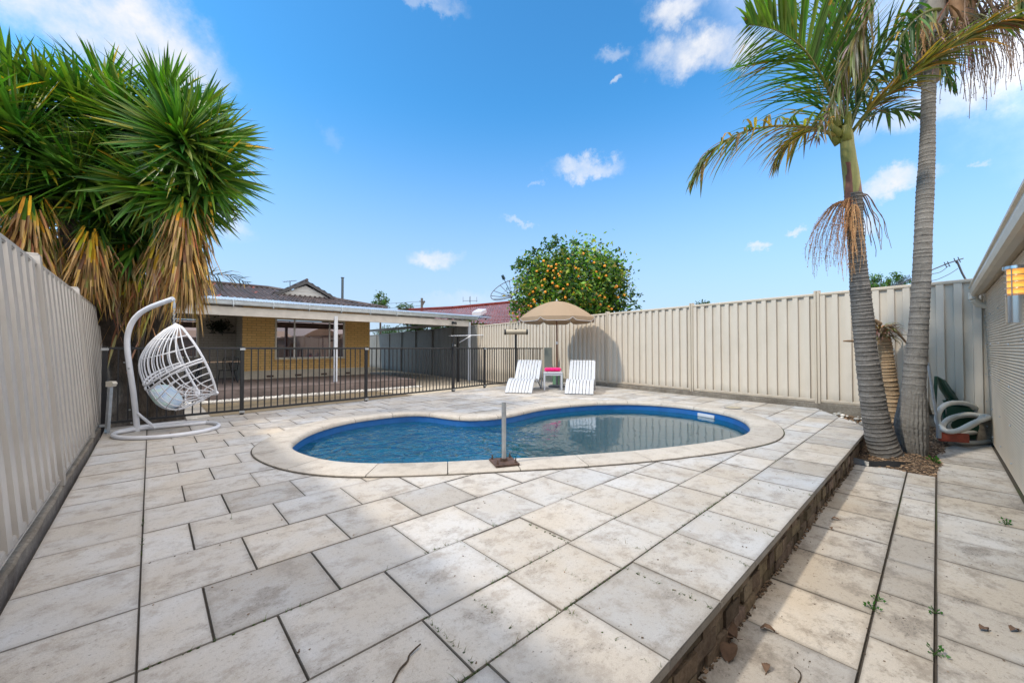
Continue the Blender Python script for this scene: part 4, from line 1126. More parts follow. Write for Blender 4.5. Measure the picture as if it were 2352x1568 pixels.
# ------------------------------------------------------------------ steel stub at the pool edge
sp = thing('steel_post', 'short galvanised pipe post on rusty base plate at the pool front edge', 'post', (2.46, 2.78, .024), math.radians(-24))
mb = MB(); mb.tube([(0, 0, .0), (0, 0, .565)], .0215, 16, False); mb.tube([(0, 0, .565), (0, 0, .5)], .017, 16, False); mb.build('pipe', M['galv'], sp, smooth=True)
mb = MB(); mb.bbox((-.115, -.125, 0), (.115, .115, .020), .003); mb.tube([(0, 0, .02), (0, 0, .045)], .036, 12); mb.build('base_plate', M['rust'], sp)
for sx in (-1, 1):
    for sy in (-1, 1): mb = MB(); mb.tube([(sx*.088, sy*.088, .02), (sx*.088, sy*.088, .035)], .011, 6); mb.tube([(sx*.088, sy*.088, .035), (sx*.088, sy*.088, .06)], .006, 6); mb.build('bolt', M['rust'], sp)
# capped bracket post by the left fence
cp = thing('capped_post', 'leaning galvanised square post with a cream cap at the left fence', 'post', (-.40, 7.30, 0))
mb = MB(); bt = Vector((0, 0, 0)); tp = at(254, 884, 5.22)-Vector((-.40, 7.30, 0))
mb.loft([[p+Rv*a+Fv*b for a, b in ((-.017, -.02), (.017, -.02), (.017, .02), (-.017, .02))] for p in (bt, tp)], True); mb.build('square_tube', M['galv'], cp)
mb = MB()
mb.loft([[tp+Rv*a+Uv*b+Fv*c for a, b in ((-.035, -.02), (.045, -.02), (.065, .02), (.045, .05), (-.035, .05))] for c in (-.03, .03)], True); n = len(mb.v); mb.face(range(n-5, n)); mb.face(range(n-10, n-5)); mb.build('cap', M['white_pipe'], cp, fixn=True)

# ------------------------------------------------------------------ hanging egg chair
SW = Vector((-.10, 7.22, 0))
Fh = Vector((Fv.x, Fv.y, 0)).normalized(); Z3 = Vector((0, 0, 1))
DS = 5.22
def sw(zx, zy, dd=0.0):            # picture point of the swing, at the stand's distance plus dd
    px, py = (240+zx/3.016)*.8279, (740+zy/3.016)*.8279
    return CP+ray(px, py)*(DS+dd)-SW
ss = thing('hanging_chair_stand', 'white curved steel stand with round floor ring holding the egg chair', 'stand', SW)
mb = MB(); pole = smooth_path([sw(425, 1375), sw(398, 1100), sw(362, 850), sw(345, 720), sw(340, 620), sw(352, 540), sw(385, 460), sw(440, 395), sw(520, 345), sw(620, 305), sw(725, 268)], 5)
mb.tube(pole, .032, 14); mb.build('pole', M['white_metal'], ss, smooth=True)
mb = MB(); rc = sw(700, 1365); rc = Vector((rc.x, rc.y, .025)); rp = []
ring_c = onz(575*.0+ (240+690/3.016)*.8279, (740+1360/3.016)*.8279, .025)-SW
for k in range(33):
    a = 2*PI*k/32; rp.append(ring_c+Rv*(.545*math.cos(a))+Fh*(.50*math.sin(a)))
mb.tube(rp, .025, 12, False); mb.build('base_ring', M['white_metal'], ss, smooth=True)
mb = MB(); foot = Vector((pole[0].x, pole[0].y, .03)); mb.tube([foot, ring_c+Rv*.12+Fh*.47], .024, 10); mb.tube([foot, ring_c-Rv*.5-Fh*.18], .024, 10)
mb.build('base_strut', M['white_metal'], ss, smooth=True)
mb = MB(); mb.tube([sw(408, 1210), sw(580, 1350)], .018, 10); mb.build('brace', M['white_metal'], ss, smooth=True)
for q_ in ((340, 800), (378, 850), (385, 1195), (400, 1305)):
    mb = MB(); p = sw(*q_, -.03); mb.tube([p-Rv*.03, p-Rv*.045], .009, 8); mb.build('bolt', M['galv'], ss)
eg = thing('hanging_chair', 'white woven steel egg chair hanging by a chain from its curved stand', 'hanging chair', SW+sw(735, 290))
EO = sw(735, 290)
mb = MB(); mb.tube([Vector((0, 0, .03)), Vector((0, 0, -.02))], .008, 6); mb.tube([Vector((0, 0, -.02)), Vector((0, 0, -.09))], .016, 8)
z = -.09; k = 0
while z > -.29:
    pts_ = []
    for i in range(9):
        a = 2*PI*i/8; v = Vector((math.cos(a)*.012, 0, math.sin(a)*.020)); v = Matrix.Rotation(PI/2*(k % 2)+.4, 3, 'Z') @ v; pts_.append(v+Vector((0, 0, z-.015)))
    mb.tube(pts_, .0035, 5, False); z -= .030; k += 1
mb.build('chain', M['galv'], eg, smooth=True)
Vh = ray(330, 800); Vh = Vector((Vh.x, Vh.y, 0)).normalized(); Rh = Vector((Vh.y, -Vh.x, 0))
HK = SW+EO
def sw2(zx, zy):            # point in the upright plane through the hook that faces the viewer
    r_ = ray((240+zx/3.016)*.8279, (740+zy/3.016)*.8279); return CP+r_*((HK-CP).dot(Vh)/r_.dot(Vh))-HK
phi = math.radians(15); nrmO = (Rh*math.cos(phi)+Vh*math.sin(phi)); na = (Rh*math.sin(phi)-Vh*math.cos(phi))
T3 = sw2(742, 478); B3 = sw2(1022, 1066)
ch_ = (B3-T3); CL = ch_.length; cd_ = ch_.normalized(); wd_ = (-(Rh-cd_*Rh.dot(cd_))).normalized()
a_dir = (na-cd_*na.dot(cd_)).normalized()
prof2 = []
for zx, zy in [(742, 478), (650, 530), (570, 595), (510, 660), (468, 730), (448, 800), (455, 880), (478, 945), (505, 1020), (545, 1085), (590, 1140), (640, 1180), (700, 1200), (760, 1200), (850, 1172), (940, 1130), (995, 1095), (1022, 1066)]:
    v_ = sw2(zx, zy)-T3; prof2.append((v_.dot(cd_), v_.dot(wd_)))
def prof_at(u):
    x = u*(len(prof2)-1); i = min(int(x), len(prof2)-2); t = x-i
    return lerp(prof2[i][0], prof2[i+1][0], t), lerp(prof2[i][1], prof2[i+1][1], t)
def halfw(s):
    t = max(0, min(1, s/CL)); return .38*max(0.0, math.sin(PI*min(1, t*.74+.045)))**.7
def egg(u, th):
    s, w0 = prof_at(u); c_, s_ = math.cos(th), math.sin(th); srim = lerp(0, CL, (u**.85)); A = halfw(srim)*(1 if u > 0 else .05); k = abs(s_)**1.6
    return T3+cd_*lerp(s, srim, k)+wd_*(w0*(abs(c_)**.75))+a_dir*(A*(1 if s_ > 0 else -1)*abs(s_)**.8)
mb = MB()
rim_ = [egg(u/24, -PI/2) for u in range(25)]+[egg(u/24, PI/2) for u in range(24, -1, -1)]
mb.tube(smooth_path(rim_, 2), .015, 8); mb.build('rim', M['white_metal'], eg, smooth=True)
mb = MB()
for u in (2.2, 4.6): mb.tube([egg(u/17, lerp(-PI/2, PI/2, k/22)) for k in range(23)], .007, 6, False)
for i in range(1, 19):
    th = lerp(-PI/2, PI/2, i/19); mb.tube([egg(lerp(.0, 7.6/17, k/16), th) for k in range(17)], .0075, 6, False)
mb.build('upper_shell', M['white_metal'], eg, smooth='all')
mb = MB()
for u in (9.6, 11.2, 12.8, 14.3, 15.7): mb.tube([egg(u/17, lerp(-PI/2, PI/2, k/22)) for k in range(23)], .007, 6, False)
for i in range(1, 13):
    th = lerp(-PI/2, PI/2, i/13); mb.tube([egg(lerp(8.2/17, 1, k/18), th) for k in range(19)], .0075, 6, False)
mb.build('lower_shell', M['white_metal'], eg, smooth='all')
mb = MB()
for du in (-.016, .016): mb.tube([egg(7.9/17+du, lerp(-PI/2, PI/2, k/30)) for k in range(31)], .013, 8, False)
mb.build('hinge_band', M['white_metal'], eg, smooth='all')
# cushion
def cushion_mat():
    m = Mat('pale_blue_cushion'); a = m.noise(5, 5, .6, None, 1.0); c = m.ramp(a, [(.3, (.22, .32, .50)), (.5, (.38, .46, .54)), (.62, (.38, .52, .46)), (.75, (.52, .56, .60))]); m.col(c).set(rough=.5); m.bump(m.noise(9, 4), .4, .03); return m.m
mb = MB(); rows_ = []
for i in range(13):
    th = PI*i/12; rows_.append([(.19*math.copysign(abs(math.sin(th)*math.cos(a))**.8, math.cos(a)), .19*math.copysign(abs(math.sin(th)*math.sin(a))**.8, math.sin(a)), .085*math.cos(th)) for a in [2*PI*k/20 for k in range(20)]])
mb.loft(rows_, True); o = mb.build('cushion', cushion_mat(), None, smooth='all')
o.location = SW+sw(660, 1085, .02); o.rotation_euler = (cd_*-1).to_track_quat('X', 'Z').to_euler()
Mq = Matrix((( (-cd_*.8-wd_*.0).x, a_dir.x, 0), (0, 0, 0), (0, 0, 0)))
xq = (Rv*.62-Z3*.78).normalized(); zq = (Rv*.78+Z3*.62).normalized(); yq = zq.cross(xq)
o.matrix_world = Matrix.Translation(SW+sw(668, 1085, .02)) @ Matrix(((xq.x, yq.x, zq.x, 0), (xq.y, yq.y, zq.y, 0), (xq.z, yq.z, zq.z, 0), (0, 0, 0, 1)))
tag(o, 'pale blue shiny cushion lying in the bottom of the egg chair', 'cushion')

# ------------------------------------------------------------------ shed on the right
sh = thing('shed', 'beige corrugated steel shed wall with gutter along the right side path', 'shed', (4, -.47, ZL))
SO = Vector((4, -.47, ZL)); SX1 = 8.83; WT = 1.915
def shed_wall():
    mb = MB(); rows_ = []; pt = .030; n = int((WT-ZL-.04)/pt*6)
    xs = [-1.5, 1, 2, 3, 3.6, 4.2, 4.8, 5.4, 6.0, 6.6, 7.2, 7.8, 8.3, SX1]
    for i in range(n+1):
        z = ZL+.03+i*pt/6; h = .0055*math.cos(2*PI*z/pt); 
        rows_.append([Vector((x, -.47-.020*(WT-z)+h+.012*math.exp(-((x-6.8)**2)/1.5)*math.sin((z+.1)*3.0), z))-SO for x in xs])
    mb.loft(rows_); return mb
shed_wall().build('wall_sheet', M['shedwall'], sh, smooth='all', fixn=False)
mb = MB()
for x in [2.4, 3.3, 4.2, 5.1, 6.0, 6.9, 7.8, 8.6]:
    for z in (0.0, .35, .75, 1.15, 1.55): p = Vector((x+random.uniform(-.04, .04), -.462, z+random.uniform(-.02, .02)))-SO; mb.sphere(p, .008, 6, 4)
mb.build('screws', M['galv'], sh)
mb = MB(); mb.bbox(Vector((SX1+.001, -.60, ZL))-SO, Vector((SX1+.04, -.455, WT))-SO, .004); mb.build('corner_trim', M['shedwall'], sh)
mb = MB(); mb.box(Vector((-1.5, -.5, WT+.001))-SO, Vector((8.62, -.345, WT+.012))-SO); mb.build('soffit', M['soffit'], sh)
mb = MB(); sec = [(-.30, 2.035), (-.30, 1.93), (-.24, 1.90), (-.19, 1.895), (-.165, 1.91), (-.155, 1.96), (-.16, 2.0), (-.145, 2.01), (-.145, 2.03), (-.165, 2.04), (-.18, 2.03), (-.19, 1.93), (-.28, 1.95), (-.29, 2.035)]
sec = [(y-.17, z-.055) for y, z in sec]
mb.loft([[Vector((x, y, z))-SO for y, z in sec] for x in (-1.5, 3.2, 8.6)], True); n = len(mb.v); mb.face(range(n-14, n)); mb.build('gutter', M['shedgut'], sh, fixn=True)
mb = MB(); mb.poly([Vector(p)-SO for p in ((-1.5, -.44, 2.04), (8.65, -.44, 2.04), (8.65, -3, 2.6), (-1.5, -3, 2.6))]); mb.build('roof_sheet', M['shedgut'], sh)
mb = MB(); mb.tube([Vector(p)-SO for p in ((8.56, -.36, 1.89), (8.56, -.36, 1.80))], .05, 14); mb.tube([Vector(p)-SO for p in ((8.56, -.36, 1.80), (8.6, -.42, 1.72), (8.62, -.52, 1.70))], .048, 14); mb.build('downpipe', M['white_pipe'], sh, smooth=True)
mb = MB(); mb.box(Vector((-1.5, -.9, ZL))-SO, Vector((SX1-.01, -.56, WT))-SO); mb.build('core_wall', M['concrete'], sh)
# wall lamp
lx = 4.58; lz = 1.28; LO = Vector((lx, -.40, lz))
wl_ = thing('wall_lamp', 'stainless steel wall lamp with louvred amber glass on the shed wall', 'lamp', LO)
mb = MB(); mb.tube([(0, 0, 0), (0, 0, .003), (0, 0, .20), (0, 0, .203)], [.05, .058, .058, .05], 32); mb.build('lamp_body', M['steel'], wl_, smooth=True)
amb = Mat('lit_amber_glass'); amb.col((.75, .33, .06)).set(rough=.3, trans=0); amb.b.inputs['Emission Color'].default_value = (1, .45, .08, 1); amb.b.inputs['Emission Strength'].default_value = .55
mb = MB(); mb.tube([(0, 0, .205), (0, 0, .385)], .049, 28); mb.build('lamp_glass', amb.m, wl_, smooth=True)
for z_ in (.205, .25, .297, .343): mb = MB(); mb.tube([(0, 0, z_), (0, 0, z_+.004), (0, 0, z_+.010)], [.064, .068, .055], 32); mb.build('louvre', M['steel'], wl_, smooth=True)
mb = MB(); mb.tube([(0, 0, .388), (0, 0, .392), (0, 0, .412), (0, 0, .418)], [.066, .070, .068, .03], 32); mb.build('cap', M['steel'], wl_, smooth=True)
for a in (.9, 2.6, 4.1, 5.5): mb = MB(); mb.tube([(.057*math.cos(a), .057*math.sin(a), .2), (.057*math.cos(a), .057*math.sin(a), .39)], .004, 6); mb.build('rod', M['steel'], wl_)
mb = MB(); mb.bbox((-.035, -.068, .05), (.035, -.04, .16), .004); mb.build('bracket', M['steel'], wl_)

# ------------------------------------------------------------------ pool gear in the corner
M['hose'] = simple('white_pool_hose', (.62, .60, .55), .45, 0, .1)
ho = thing('pool_hose', 'coil of white ribbed pool hose lying in the corner by the shed', 'hose', (8.35, -.25, ZL))
hp = []
def pz(x, y, d): return CP+ray((2240+(800+(x-800)*.955)/2.24)*.8279, (640+y/2.24)*.8279)*(d-.55)-Vector((8.35, -.25, ZL))
path = smooth_path([pz(1146, 1310, 6.1), pz(1010, 1318, 6.0), pz(900, 1290, 6.0), pz(960, 1262, 6.1), pz(1130, 1235, 6.3), pz(1128, 1165, 6.3), pz(1030, 1085, 6.2), pz(920, 1068, 6.1), pz(840, 1095, 6.0), pz(808, 1170, 6.0), pz(850, 1235, 5.9), pz(930, 1243, 5.85),
    pz(1050, 1190, 5.85), pz(1140, 1160, 5.95), pz(1105, 1150, 6.1), pz(1000, 1140, 6.15), pz(890, 1165, 6.1), pz(845, 1215, 6.0), pz(880, 1255, 5.95), pz(1000, 1225, 5.95), pz(1090, 1170, 6.0), pz(1080, 1150, 6.15), pz(960, 1150, 6.2), pz(880, 1190, 6.2), pz(900, 1240, 6.2),
    pz(1010, 1250, 6.25), pz(1025, 1205, 6.25), pz(1090, 1180, 6.3), pz(1140, 1190, 6.3)], 12)
rad_ = [.031+.002*(i % 2) for i in range(len(path))]
mb = MB(); mb.tube(path, rad_, 10); mb.build('hose_coil', M['hose'], ho, smooth='all')
br = thing('pool_brush', 'red headed pool brush with aluminium pole leaning behind the palm', 'brush', onz(2102+0, 1*1060, ZL))
BO = br.location.copy()
h0, h1 = onz((2240+818/2.24)*.8279, (640+1300/2.24)*.8279, ZL+.09)-BO, onz((2240+1003/2.24)*.8279, (640+1312/2.24)*.8279, ZL+.09)-BO
mb = MB(); dd_ = (h1-h0); q = Matrix.Translation(h0) @ Matrix.Rotation(math.atan2(dd_.y, dd_.x), 4, 'Z'); mb.bbox((0, -.02, -.01), (dd_.length, .02, .11), .006, None, q); mb.build('brush_head', simple('faded_red_plastic', (.33, .06, .03), .6, 0, .3, 12), br)
mb = MB(); mb.tube([h0+Vector((0, 0, .12)), CP+ray((2240+750/2.24)*.8279, (640+820/2.24)*.8279)*5.5-BO], .017, 10); mb.tube([h0+Vector((0, 0, .03)), h0+Vector((0, 0, .2))], .028, 10); mb.build('handle', M['galv'], br, smooth=True)
pl = thing('timber_plank', 'thin weathered plank propped up beside the palm', 'plank', onz((2240+800/2.24)*.8279, (640+1255/2.24)*.8279, ZL))
mb = MB(); a = Vector((0, 0, .02)); b = CP+ray((2240+738/2.24)*.8279, (640+1060/2.24)*.8279)*5.85-pl.location
mb.loft([[p+Rv*x+Fv*y for x, y in ((-.025, -.01), (.025, -.01), (.025, .01), (-.025, .01))] for p in (a, b)], True); mb.build('board', simple('weathered_timber', (.30, .25, .19), .8), pl)
# dark green plastic tub/chair lying on its side
gc = thing('garden_chair', 'dark green plastic garden chair tipped in the corner behind the white hose', 'chair', onz(2215, 1015, ZL))
GO = gc.location.copy(); M['green_plastic'] = simple('dark_green_plastic', (.008, .055, .035), .35, 0, .15)
def gz(x, y, d): d -= .50; return CP+ray((2240+(800+(x-800)*.955)/2.24)*.8279, (640+y/2.24)*.8279)*d-GO
mb = MB(); rows_ = []
for (x, y, w_) in ((795, 905, .10), (812, 930, .26), (830, 990, .40), (870, 1050, .52), (930, 1110, .58), (1010, 1150, .60)):
    rows_.append([gz(x+w_*k*50, y+w_*abs(k-2)*-8+k*w_*6, 6.25+.07*(k-2)**2*w_) for k in range(5)])
mb.loft(rows_); mb.loft([[p+Fv*.02 for p in r] for r in rows_]); mb.build('backrest', M['green_plastic'], gc, smooth='all')
mb = MB(); rows_ = [[gz(x, y, 6.3), gz(x+30, y+60, 6.15), gz(x+20, y+130, 6.12), gz(x+5, y+210, 6.15)] for x, y in ((840, 1050), (920, 1062), (1000, 1075), (1080, 1095), (1130, 1125))]; mb.loft(rows_); mb.build('seat', M['green_plastic'], gc, smooth='all')
for a_, b_ in (((800, 905, 6.25), (790, 1080, 6.35)), ((900, 1060, 6.2), (1140, 1125, 6.3)), ((870, 1240, 6.3), (840, 1080, 6.35)), ((1100, 1250, 6.35), (1120, 1130, 6.35))): mb = MB(); mb.tube([gz(*a_), gz(*b_)], .02, 8); mb.build('leg', M['green_plastic'], gc)
ht = thing('hose_tail', 'grey metal bar lying on the paving beside the brush head', 'bar', onz((2240+755/2.24)*.8279, (640+1275/2.24)*.8279, ZL))
mb = MB(); mb.tube([Vector((0, 0, .02)), onz((2240+820/2.24)*.8279, (640+1290/2.24)*.8279, ZL+.02)-ht.location], .02, 8); mb.build('bar', M['galv'], ht, smooth=True); ht.name = 'metal_bar'
# black plastic edging at the palm feet
ed = MB(); M['blackplastic'] = simple('black_plastic_sheet', (.02, .02, .022), .35, 0, .3, 9, .6, 20)
e0 = [((940, 300)), (1000, 305), (1080, 318), (1180, 322), (1260, 330), (1330, 325), (1390, 300)]
r1, r2, r3 = [], [], []
for i, (x, y) in enumerate(e0):
    p = onz((1891+x/2.08)*.8279, (1140+y/2.08)*.8279, ZL+.005); k_ = random.uniform(-.01, .015)
    r1.append(p); r2.append(p+Vector((.03+k_, .0, .055+k_))); r3.append(p+Vector((.12, .0, .035-k_)))
ed.loft([r1, r2, r3]); o = ed.build('plastic_edging', M['blackplastic'], None, smooth=True); tag(o, 'crumpled black plastic edging sheet at the foot of the palms', 'edging')

# ------------------------------------------------------------------ palms
def bark_mat(name, c1, c2, ring=(.36, .34, .32)):
    m = Mat(name); a = m.noise(7, 7, .7, m.vec((1, 1, 5))); b = m.noise(45, 5, .7, m.vec((1, 1, 2.5))); cr = m.noise(16, 6, .75, m.vec((3.2, 3.2, .5)))
    c = m.mix(m.ramp(a, [(.3, 0), (.68, 1)]), c1, c2); c = m.mix(m.ramp(b, [(.55, 0), (.75, .6)]), c, ring); c = m.mix(m.ramp(cr, [(.30, .75), (.42, 0)]), c, [x*.3 for x in c1])
    c = m.mix(1, c, m.tone(), 'MULTIPLY'); m.col(c).set(rough=.9, spec=.2); m.bump(m.math('ADD', m.math('MULTIPLY', b, .7), cr), .8, .012); return m.m
M['bark_dark'] = bark_mat('grey_palm_bark', (.075, .068, .062), (.17, .155, .14)); M['bark_grey'] = bark_mat('pale_palm_bark', (.12, .11, .10), (.23, .215, .195)); M['bark_tan'] = bark_mat('tan_palm_bark', (.20, .13, .075), (.38, .26, .15))
def trunk_path(spec, n=14):       # spec: picture x, y, distance, half width in picture units
    P = smooth_path([CP+ray(x, y)*d for x, y, d, r in spec], n); Rr = []
    for i in range(len(P)):
        u = i/(len(P)-1)*(len(spec)-1); k = min(int(u), len(spec)-2); t = u-k; t = t*t*(3-2*t); cs = 1/math.sqrt(1+((spec[k][0]-1176)/FOC)**2)
        Rr.append(lerp(spec[k][3]*spec[k][2], spec[k+1][3]*spec[k+1][2], t)/FOC*cs)
    return P, Rr
def ringed(P, Rr, ring_sp=.045, amp=.006, seg=28, tc_=1.0):
    # resample densely and give each leaf scar a little step
    cumL = [0]
    for i in range(1, len(P)): cumL.append(cumL[-1]+(P[i]-P[i-1]).length)
    L = cumL[-1]; mb = MB(); s = 0; rows_ = []; tones = []; k = 0; j = 0
    def samp(s):
        nonlocal j
        j = 0
        while j < len(cumL)-2 and cumL[j+1] < s: j += 1
        t = (s-cumL[j])/max(1e-6, cumL[j+1]-cumL[j]); return P[j].lerp(P[j+1], t), lerp(Rr[j], Rr[j+1], t), (P[j+1]-P[j]).normalized()
    while s < L:
        sp = ring_sp*random.uniform(.6, 1.35)*(1.25-.5*s/L); tilt = random.uniform(-.05, .05); ta = random.uniform(0, 6.28)
        tt = random.uniform(.82, 1.2)
        for f, a_, tn in ((0, amp*1.0, 1.55), (.16, amp*.9, 1.25), (.3, .0, 1.0), (.8, -amp*.25, .95), (.97, amp*.1, .55)):
            p, r, tg = samp(min(L, s+f*sp)); u = tg.orthogonal().normalized() if not rows_ else (uprev-tg*uprev.dot(tg)).normalized(); uprev = u; w = tg.cross(u)
            rr_ = []
            for q in range(seg):
                an = 2*PI*q/seg; wob = .010*math.sin(3*an+s*2)+.006*math.sin(7*an+s*31); R_ = r*(1+wob)+a_+random.uniform(-.0012, .0012)
                rr_.append(p+(u*math.cos(an)+w*math.sin(an))*R_+tg*(tilt*R_*math.sin(an+ta)*.4+random.uniform(-.0015, .0015)))
            rows_.append(rr_); tones.append(1+(tt*tn-1)*tc_)
        s += sp
    base = 0
    for r in rows_: mb.v += [tuple(p) for p in r]
    for i in range(len(rows_)-1):
        for q in range(seg):
            q2 = (q+1) % seg; t = tones[i]*random.uniform(.94, 1.06); mb.face([i*seg+q, i*seg+q2, (i+1)*seg+q2, (i+1)*seg+q], (t, t, t))
    return mb
def leaf_mat(name, gl=.45, trans=.35):
    m = Mat(name); m.t.nodes.remove(m.b); a = m.noise(3, 4, .6); c = m.mix(1, m.ramp(a, [(.3, .75), (.7, 1.15)]), m.tone(), 'MULTIPLY')
    b = m.n('ShaderNodeBsdfPrincipled'); b.inputs['Roughness'].default_value = gl; b.inputs['Specular IOR Level'].default_value = .45; m.l(c, b.inputs['Base Color'])
    tl = m.n('ShaderNodeBsdfTranslucent'); m.l(m.mix(1, c, (1.3, 1.5, .55), 'MULTIPLY'), tl.inputs[0]); mx = m.n('ShaderNodeMixShader'); mx.inputs[0].default_value = trans
    m.l(b.outputs[0], mx.inputs[1]); m.l(tl.outputs[0], mx.inputs[2]); m.l(mx.outputs[0], m.out.inputs[0]); return m.m
M['leaf'] = leaf_mat('palm_leaflets'); M['yucca'] = leaf_mat('sword_leaves', .38, .22); M['dead'] = leaf_mat('dead_leaves', .9, .15)
def blade(mb, p, d, L, w, droop, col, n=4, up=None, fold=.25, tipcol=None, twist=0):
    # narrow tapering folded blade: base p, direction d
    d = d.normalized(); up = up or Vector((0, 0, 1)); side = d.cross(up)
    side = side.normalized() if side.length > .05 else d.orthogonal().normalized()
    pts_ = []; q = Vector(p); dir_ = Vector(d); base = len(mb.v)
    for i in range(n+1):
        t = i/n; ww = w*(1.0 if t < .05 else 1)*(min(1, .55+t*3) if t < .2 else 1)*(1-t**1.8)
        nn = side.cross(dir_).normalized(); sd = side if not twist else (side*math.cos(twist*t)+nn*math.sin(twist*t))
        mb.v += [tuple(q-sd*ww/2), tuple(q-nn*ww*fold), tuple(q+sd*ww/2)]
        q = q+dir_*(L/n); dir_ = (dir_+Vector((0, 0, -droop/n))).normalized(); side = (side-dir_*side.dot(dir_)).normalized()
    for i in range(n):
        c = col
        if tipcol and i >= n-2: c = tipcol
        a = base+i*3; mb.face([a, a+1, a+4, a+3], c); mb.face([a+1, a+2, a+5, a+4], [x*.88 for x in c])
GREEN = [(.11, .22, .025), (.065, .15, .022), (.17, .27, .035), (.035, .09, .02)]
OLIVE = [(.15, .17, .045), (.20, .18, .06), (.11, .13, .035), (.24, .20, .09)]
GOLD = [(.42, .26, .04), (.30, .19, .035), (.12, .13, .03), (.50, .30, .05), (.16, .10, .04)]
DRY = [(.33, .27, .19), (.22, .17, .11), (.42, .36, .28), (.15, .11, .07)]
def frond(parent, spec, Lmax, pal, nleaf=46, wleaf=.034, droop=.7, ang=55, start=.12, dead=0, plane=None, wr=.022, mess=.12, sides=(-1, 1), name='frond', rcol=(.16, .17, .05)):
    P = smooth_path([CP+ray(x, y)*d-parent.location for x, y, d in spec], 8); n = len(P); mb = MB()
    mb.tube(P, [lerp(wr, .004, (i/(n-1))**.8) for i in range(n)], 6, True, rcol)
    for i in range(nleaf):
        t = start+(1-start)*i/(nleaf-1); x = t*(n-1); k = min(int(x), n-2); p = P[k].lerp(P[k+1], x-k); tg = (P[min(k+2, n-1)]-P[k]).normalized()
        nn = plane if plane else Z3; sd = tg.cross(nn); sd = sd.normalized() if sd.length > .1 else Rv.copy(); L = Lmax*(math.sin(PI*min(1, (t*.86+.13)))**.55)*random.uniform(.82, 1.08)
        if t > .9: L *= .8
        for sg in sides:
            if random.random() < .05+dead*.2: continue
            a = math.radians(ang*(1-.45*t)+random.gauss(0, 4+30*mess)); dv = tg*math.cos(a)+sd*sg*math.sin(a)+Vector((random.gauss(0, mess), random.gauss(0, mess), random.gauss(0, mess)-.1*dead))
            c = random.choice(pal); c = tuple(v*random.uniform(.75, 1.25) for v in c); tip = None
            if random.random() < .25: tip = random.choice(GOLD)
            blade(mb, p, dv, L, wleaf*random.uniform(.8, 1.2), droop*random.uniform(.5, 1.4), c, 4, nn.cross(tg).cross(tg)*-1 if False else None, .22, tip, random.uniform(-.8, .8)*mess*4)
    return mb.build(name, M['leaf'], parent)
def fruit_strings(parent, origin, n, spread, L, mat, bias=Vector((0, 0, 0)), rad=.0045, knob=True, name='fruit_stalk', arc=.5):
    mb = MB()
    for k in range(n):
        a = random.uniform(0, 2*PI); out = (Vector((math.cos(a), math.sin(a), 0))*random.uniform(.3, 1)+bias).normalized()*spread*random.uniform(.4, 1.1)
        ln = L*random.uniform(.5, 1.1); pts_ = []; ph = random.uniform(0, 6)
        for i in range(13):
            t = i/12; p = origin+out*(1-(1-t)**2)*(1)+Vector((0, 0, arc*spread*math.sin(min(1, t*2.2)*PI)*.35-ln*t**1.7)); p += Vector((math.sin(t*17+ph), math.cos(t*13+ph), math.sin(t*11+ph*2)))*.014*t
            pts_.append(p)
        t_ = random.uniform(.6, 1.3)
        mb.tube(pts_, [rad*(1.5-.8*i/12) for i in range(13)], 4, False, (t_, t_, t_))
        if knob:
            for i in range(3, 13):
                for q in range(2):
                    c = pts_[i-1].lerp(pts_[i], random.random())+Vector((random.gauss(0, .006), random.gauss(0, .006), random.gauss(0, .006))); r = random.uniform(.004, .008)
                    b = len(mb.v); mb.v += [tuple(c+Vector(v)*r) for v in ((1, 0, 0), (-.5, .87, 0), (-.5, -.87, 0), (0, 0, 1.3))]
                    for f in ((0, 1, 3), (1, 2, 3), (2, 0, 3)): mb.face([b+q_ for q_ in f], (t_, t_, t_))
    return mb.build(name, mat, parent)
M['fruit'] = simple('rusty_fruit_stalks', (.36, .17, .07), .85, 0, .35, 12, tone=True); M['fruit_pale'] = simple('tan_fruit_stalks', (.42, .24, .11), .85, 0, .3, 12, tone=True); M['fruit_grey'] = simple('grey_brown_stalks', (.20, .13, .09), .85, 0, .3, 12, tone=True)
# palm one: the leaning front palm
ZO = lambda x, y: ((1880+x/2.0635)*.8279, (y/2.0635)*.8279)
def zspec(L, d, zf):
    out = []
    for y, a, b in L:
        x0, y0 = zf(a, y); x1, _ = zf(b, y); out.append(((x0+x1)/2, y0, d, (x1-x0)/2))
    return out
Z7 = lambda x, y: ((2240+x/2.24)*.8279, (640+y/2.24)*.8279)
spec1 = zspec([(1425, 430, 612), (1400, 385, 606), (1300, 355, 560), (1200, 340, 524), (1060, 322, 492), (900, 305, 463), (730, 290, 434), (560, 275, 418), (400, 263, 398), (240, 258, 376), (100, 252, 362)], 4.78, Z7)+zspec([(1300, 964, 1066), (1200, 957, 1062), (1110, 953, 1058)], 4.8, ZO)
pb = onz(2035, 1050, -.2)
p1 = thing('palm_tree', 'leaning grey ringed palm with green and gold fronds and a hanging rusty fruit cluster', 'palm tree', pb)
def off(P, o): return [p-o for p in P]
P, Rr = trunk_path(spec1); ringed(off(P, pb), Rr, .05, .005).build('trunk', M['bark_dark'], p1, smooth='all')
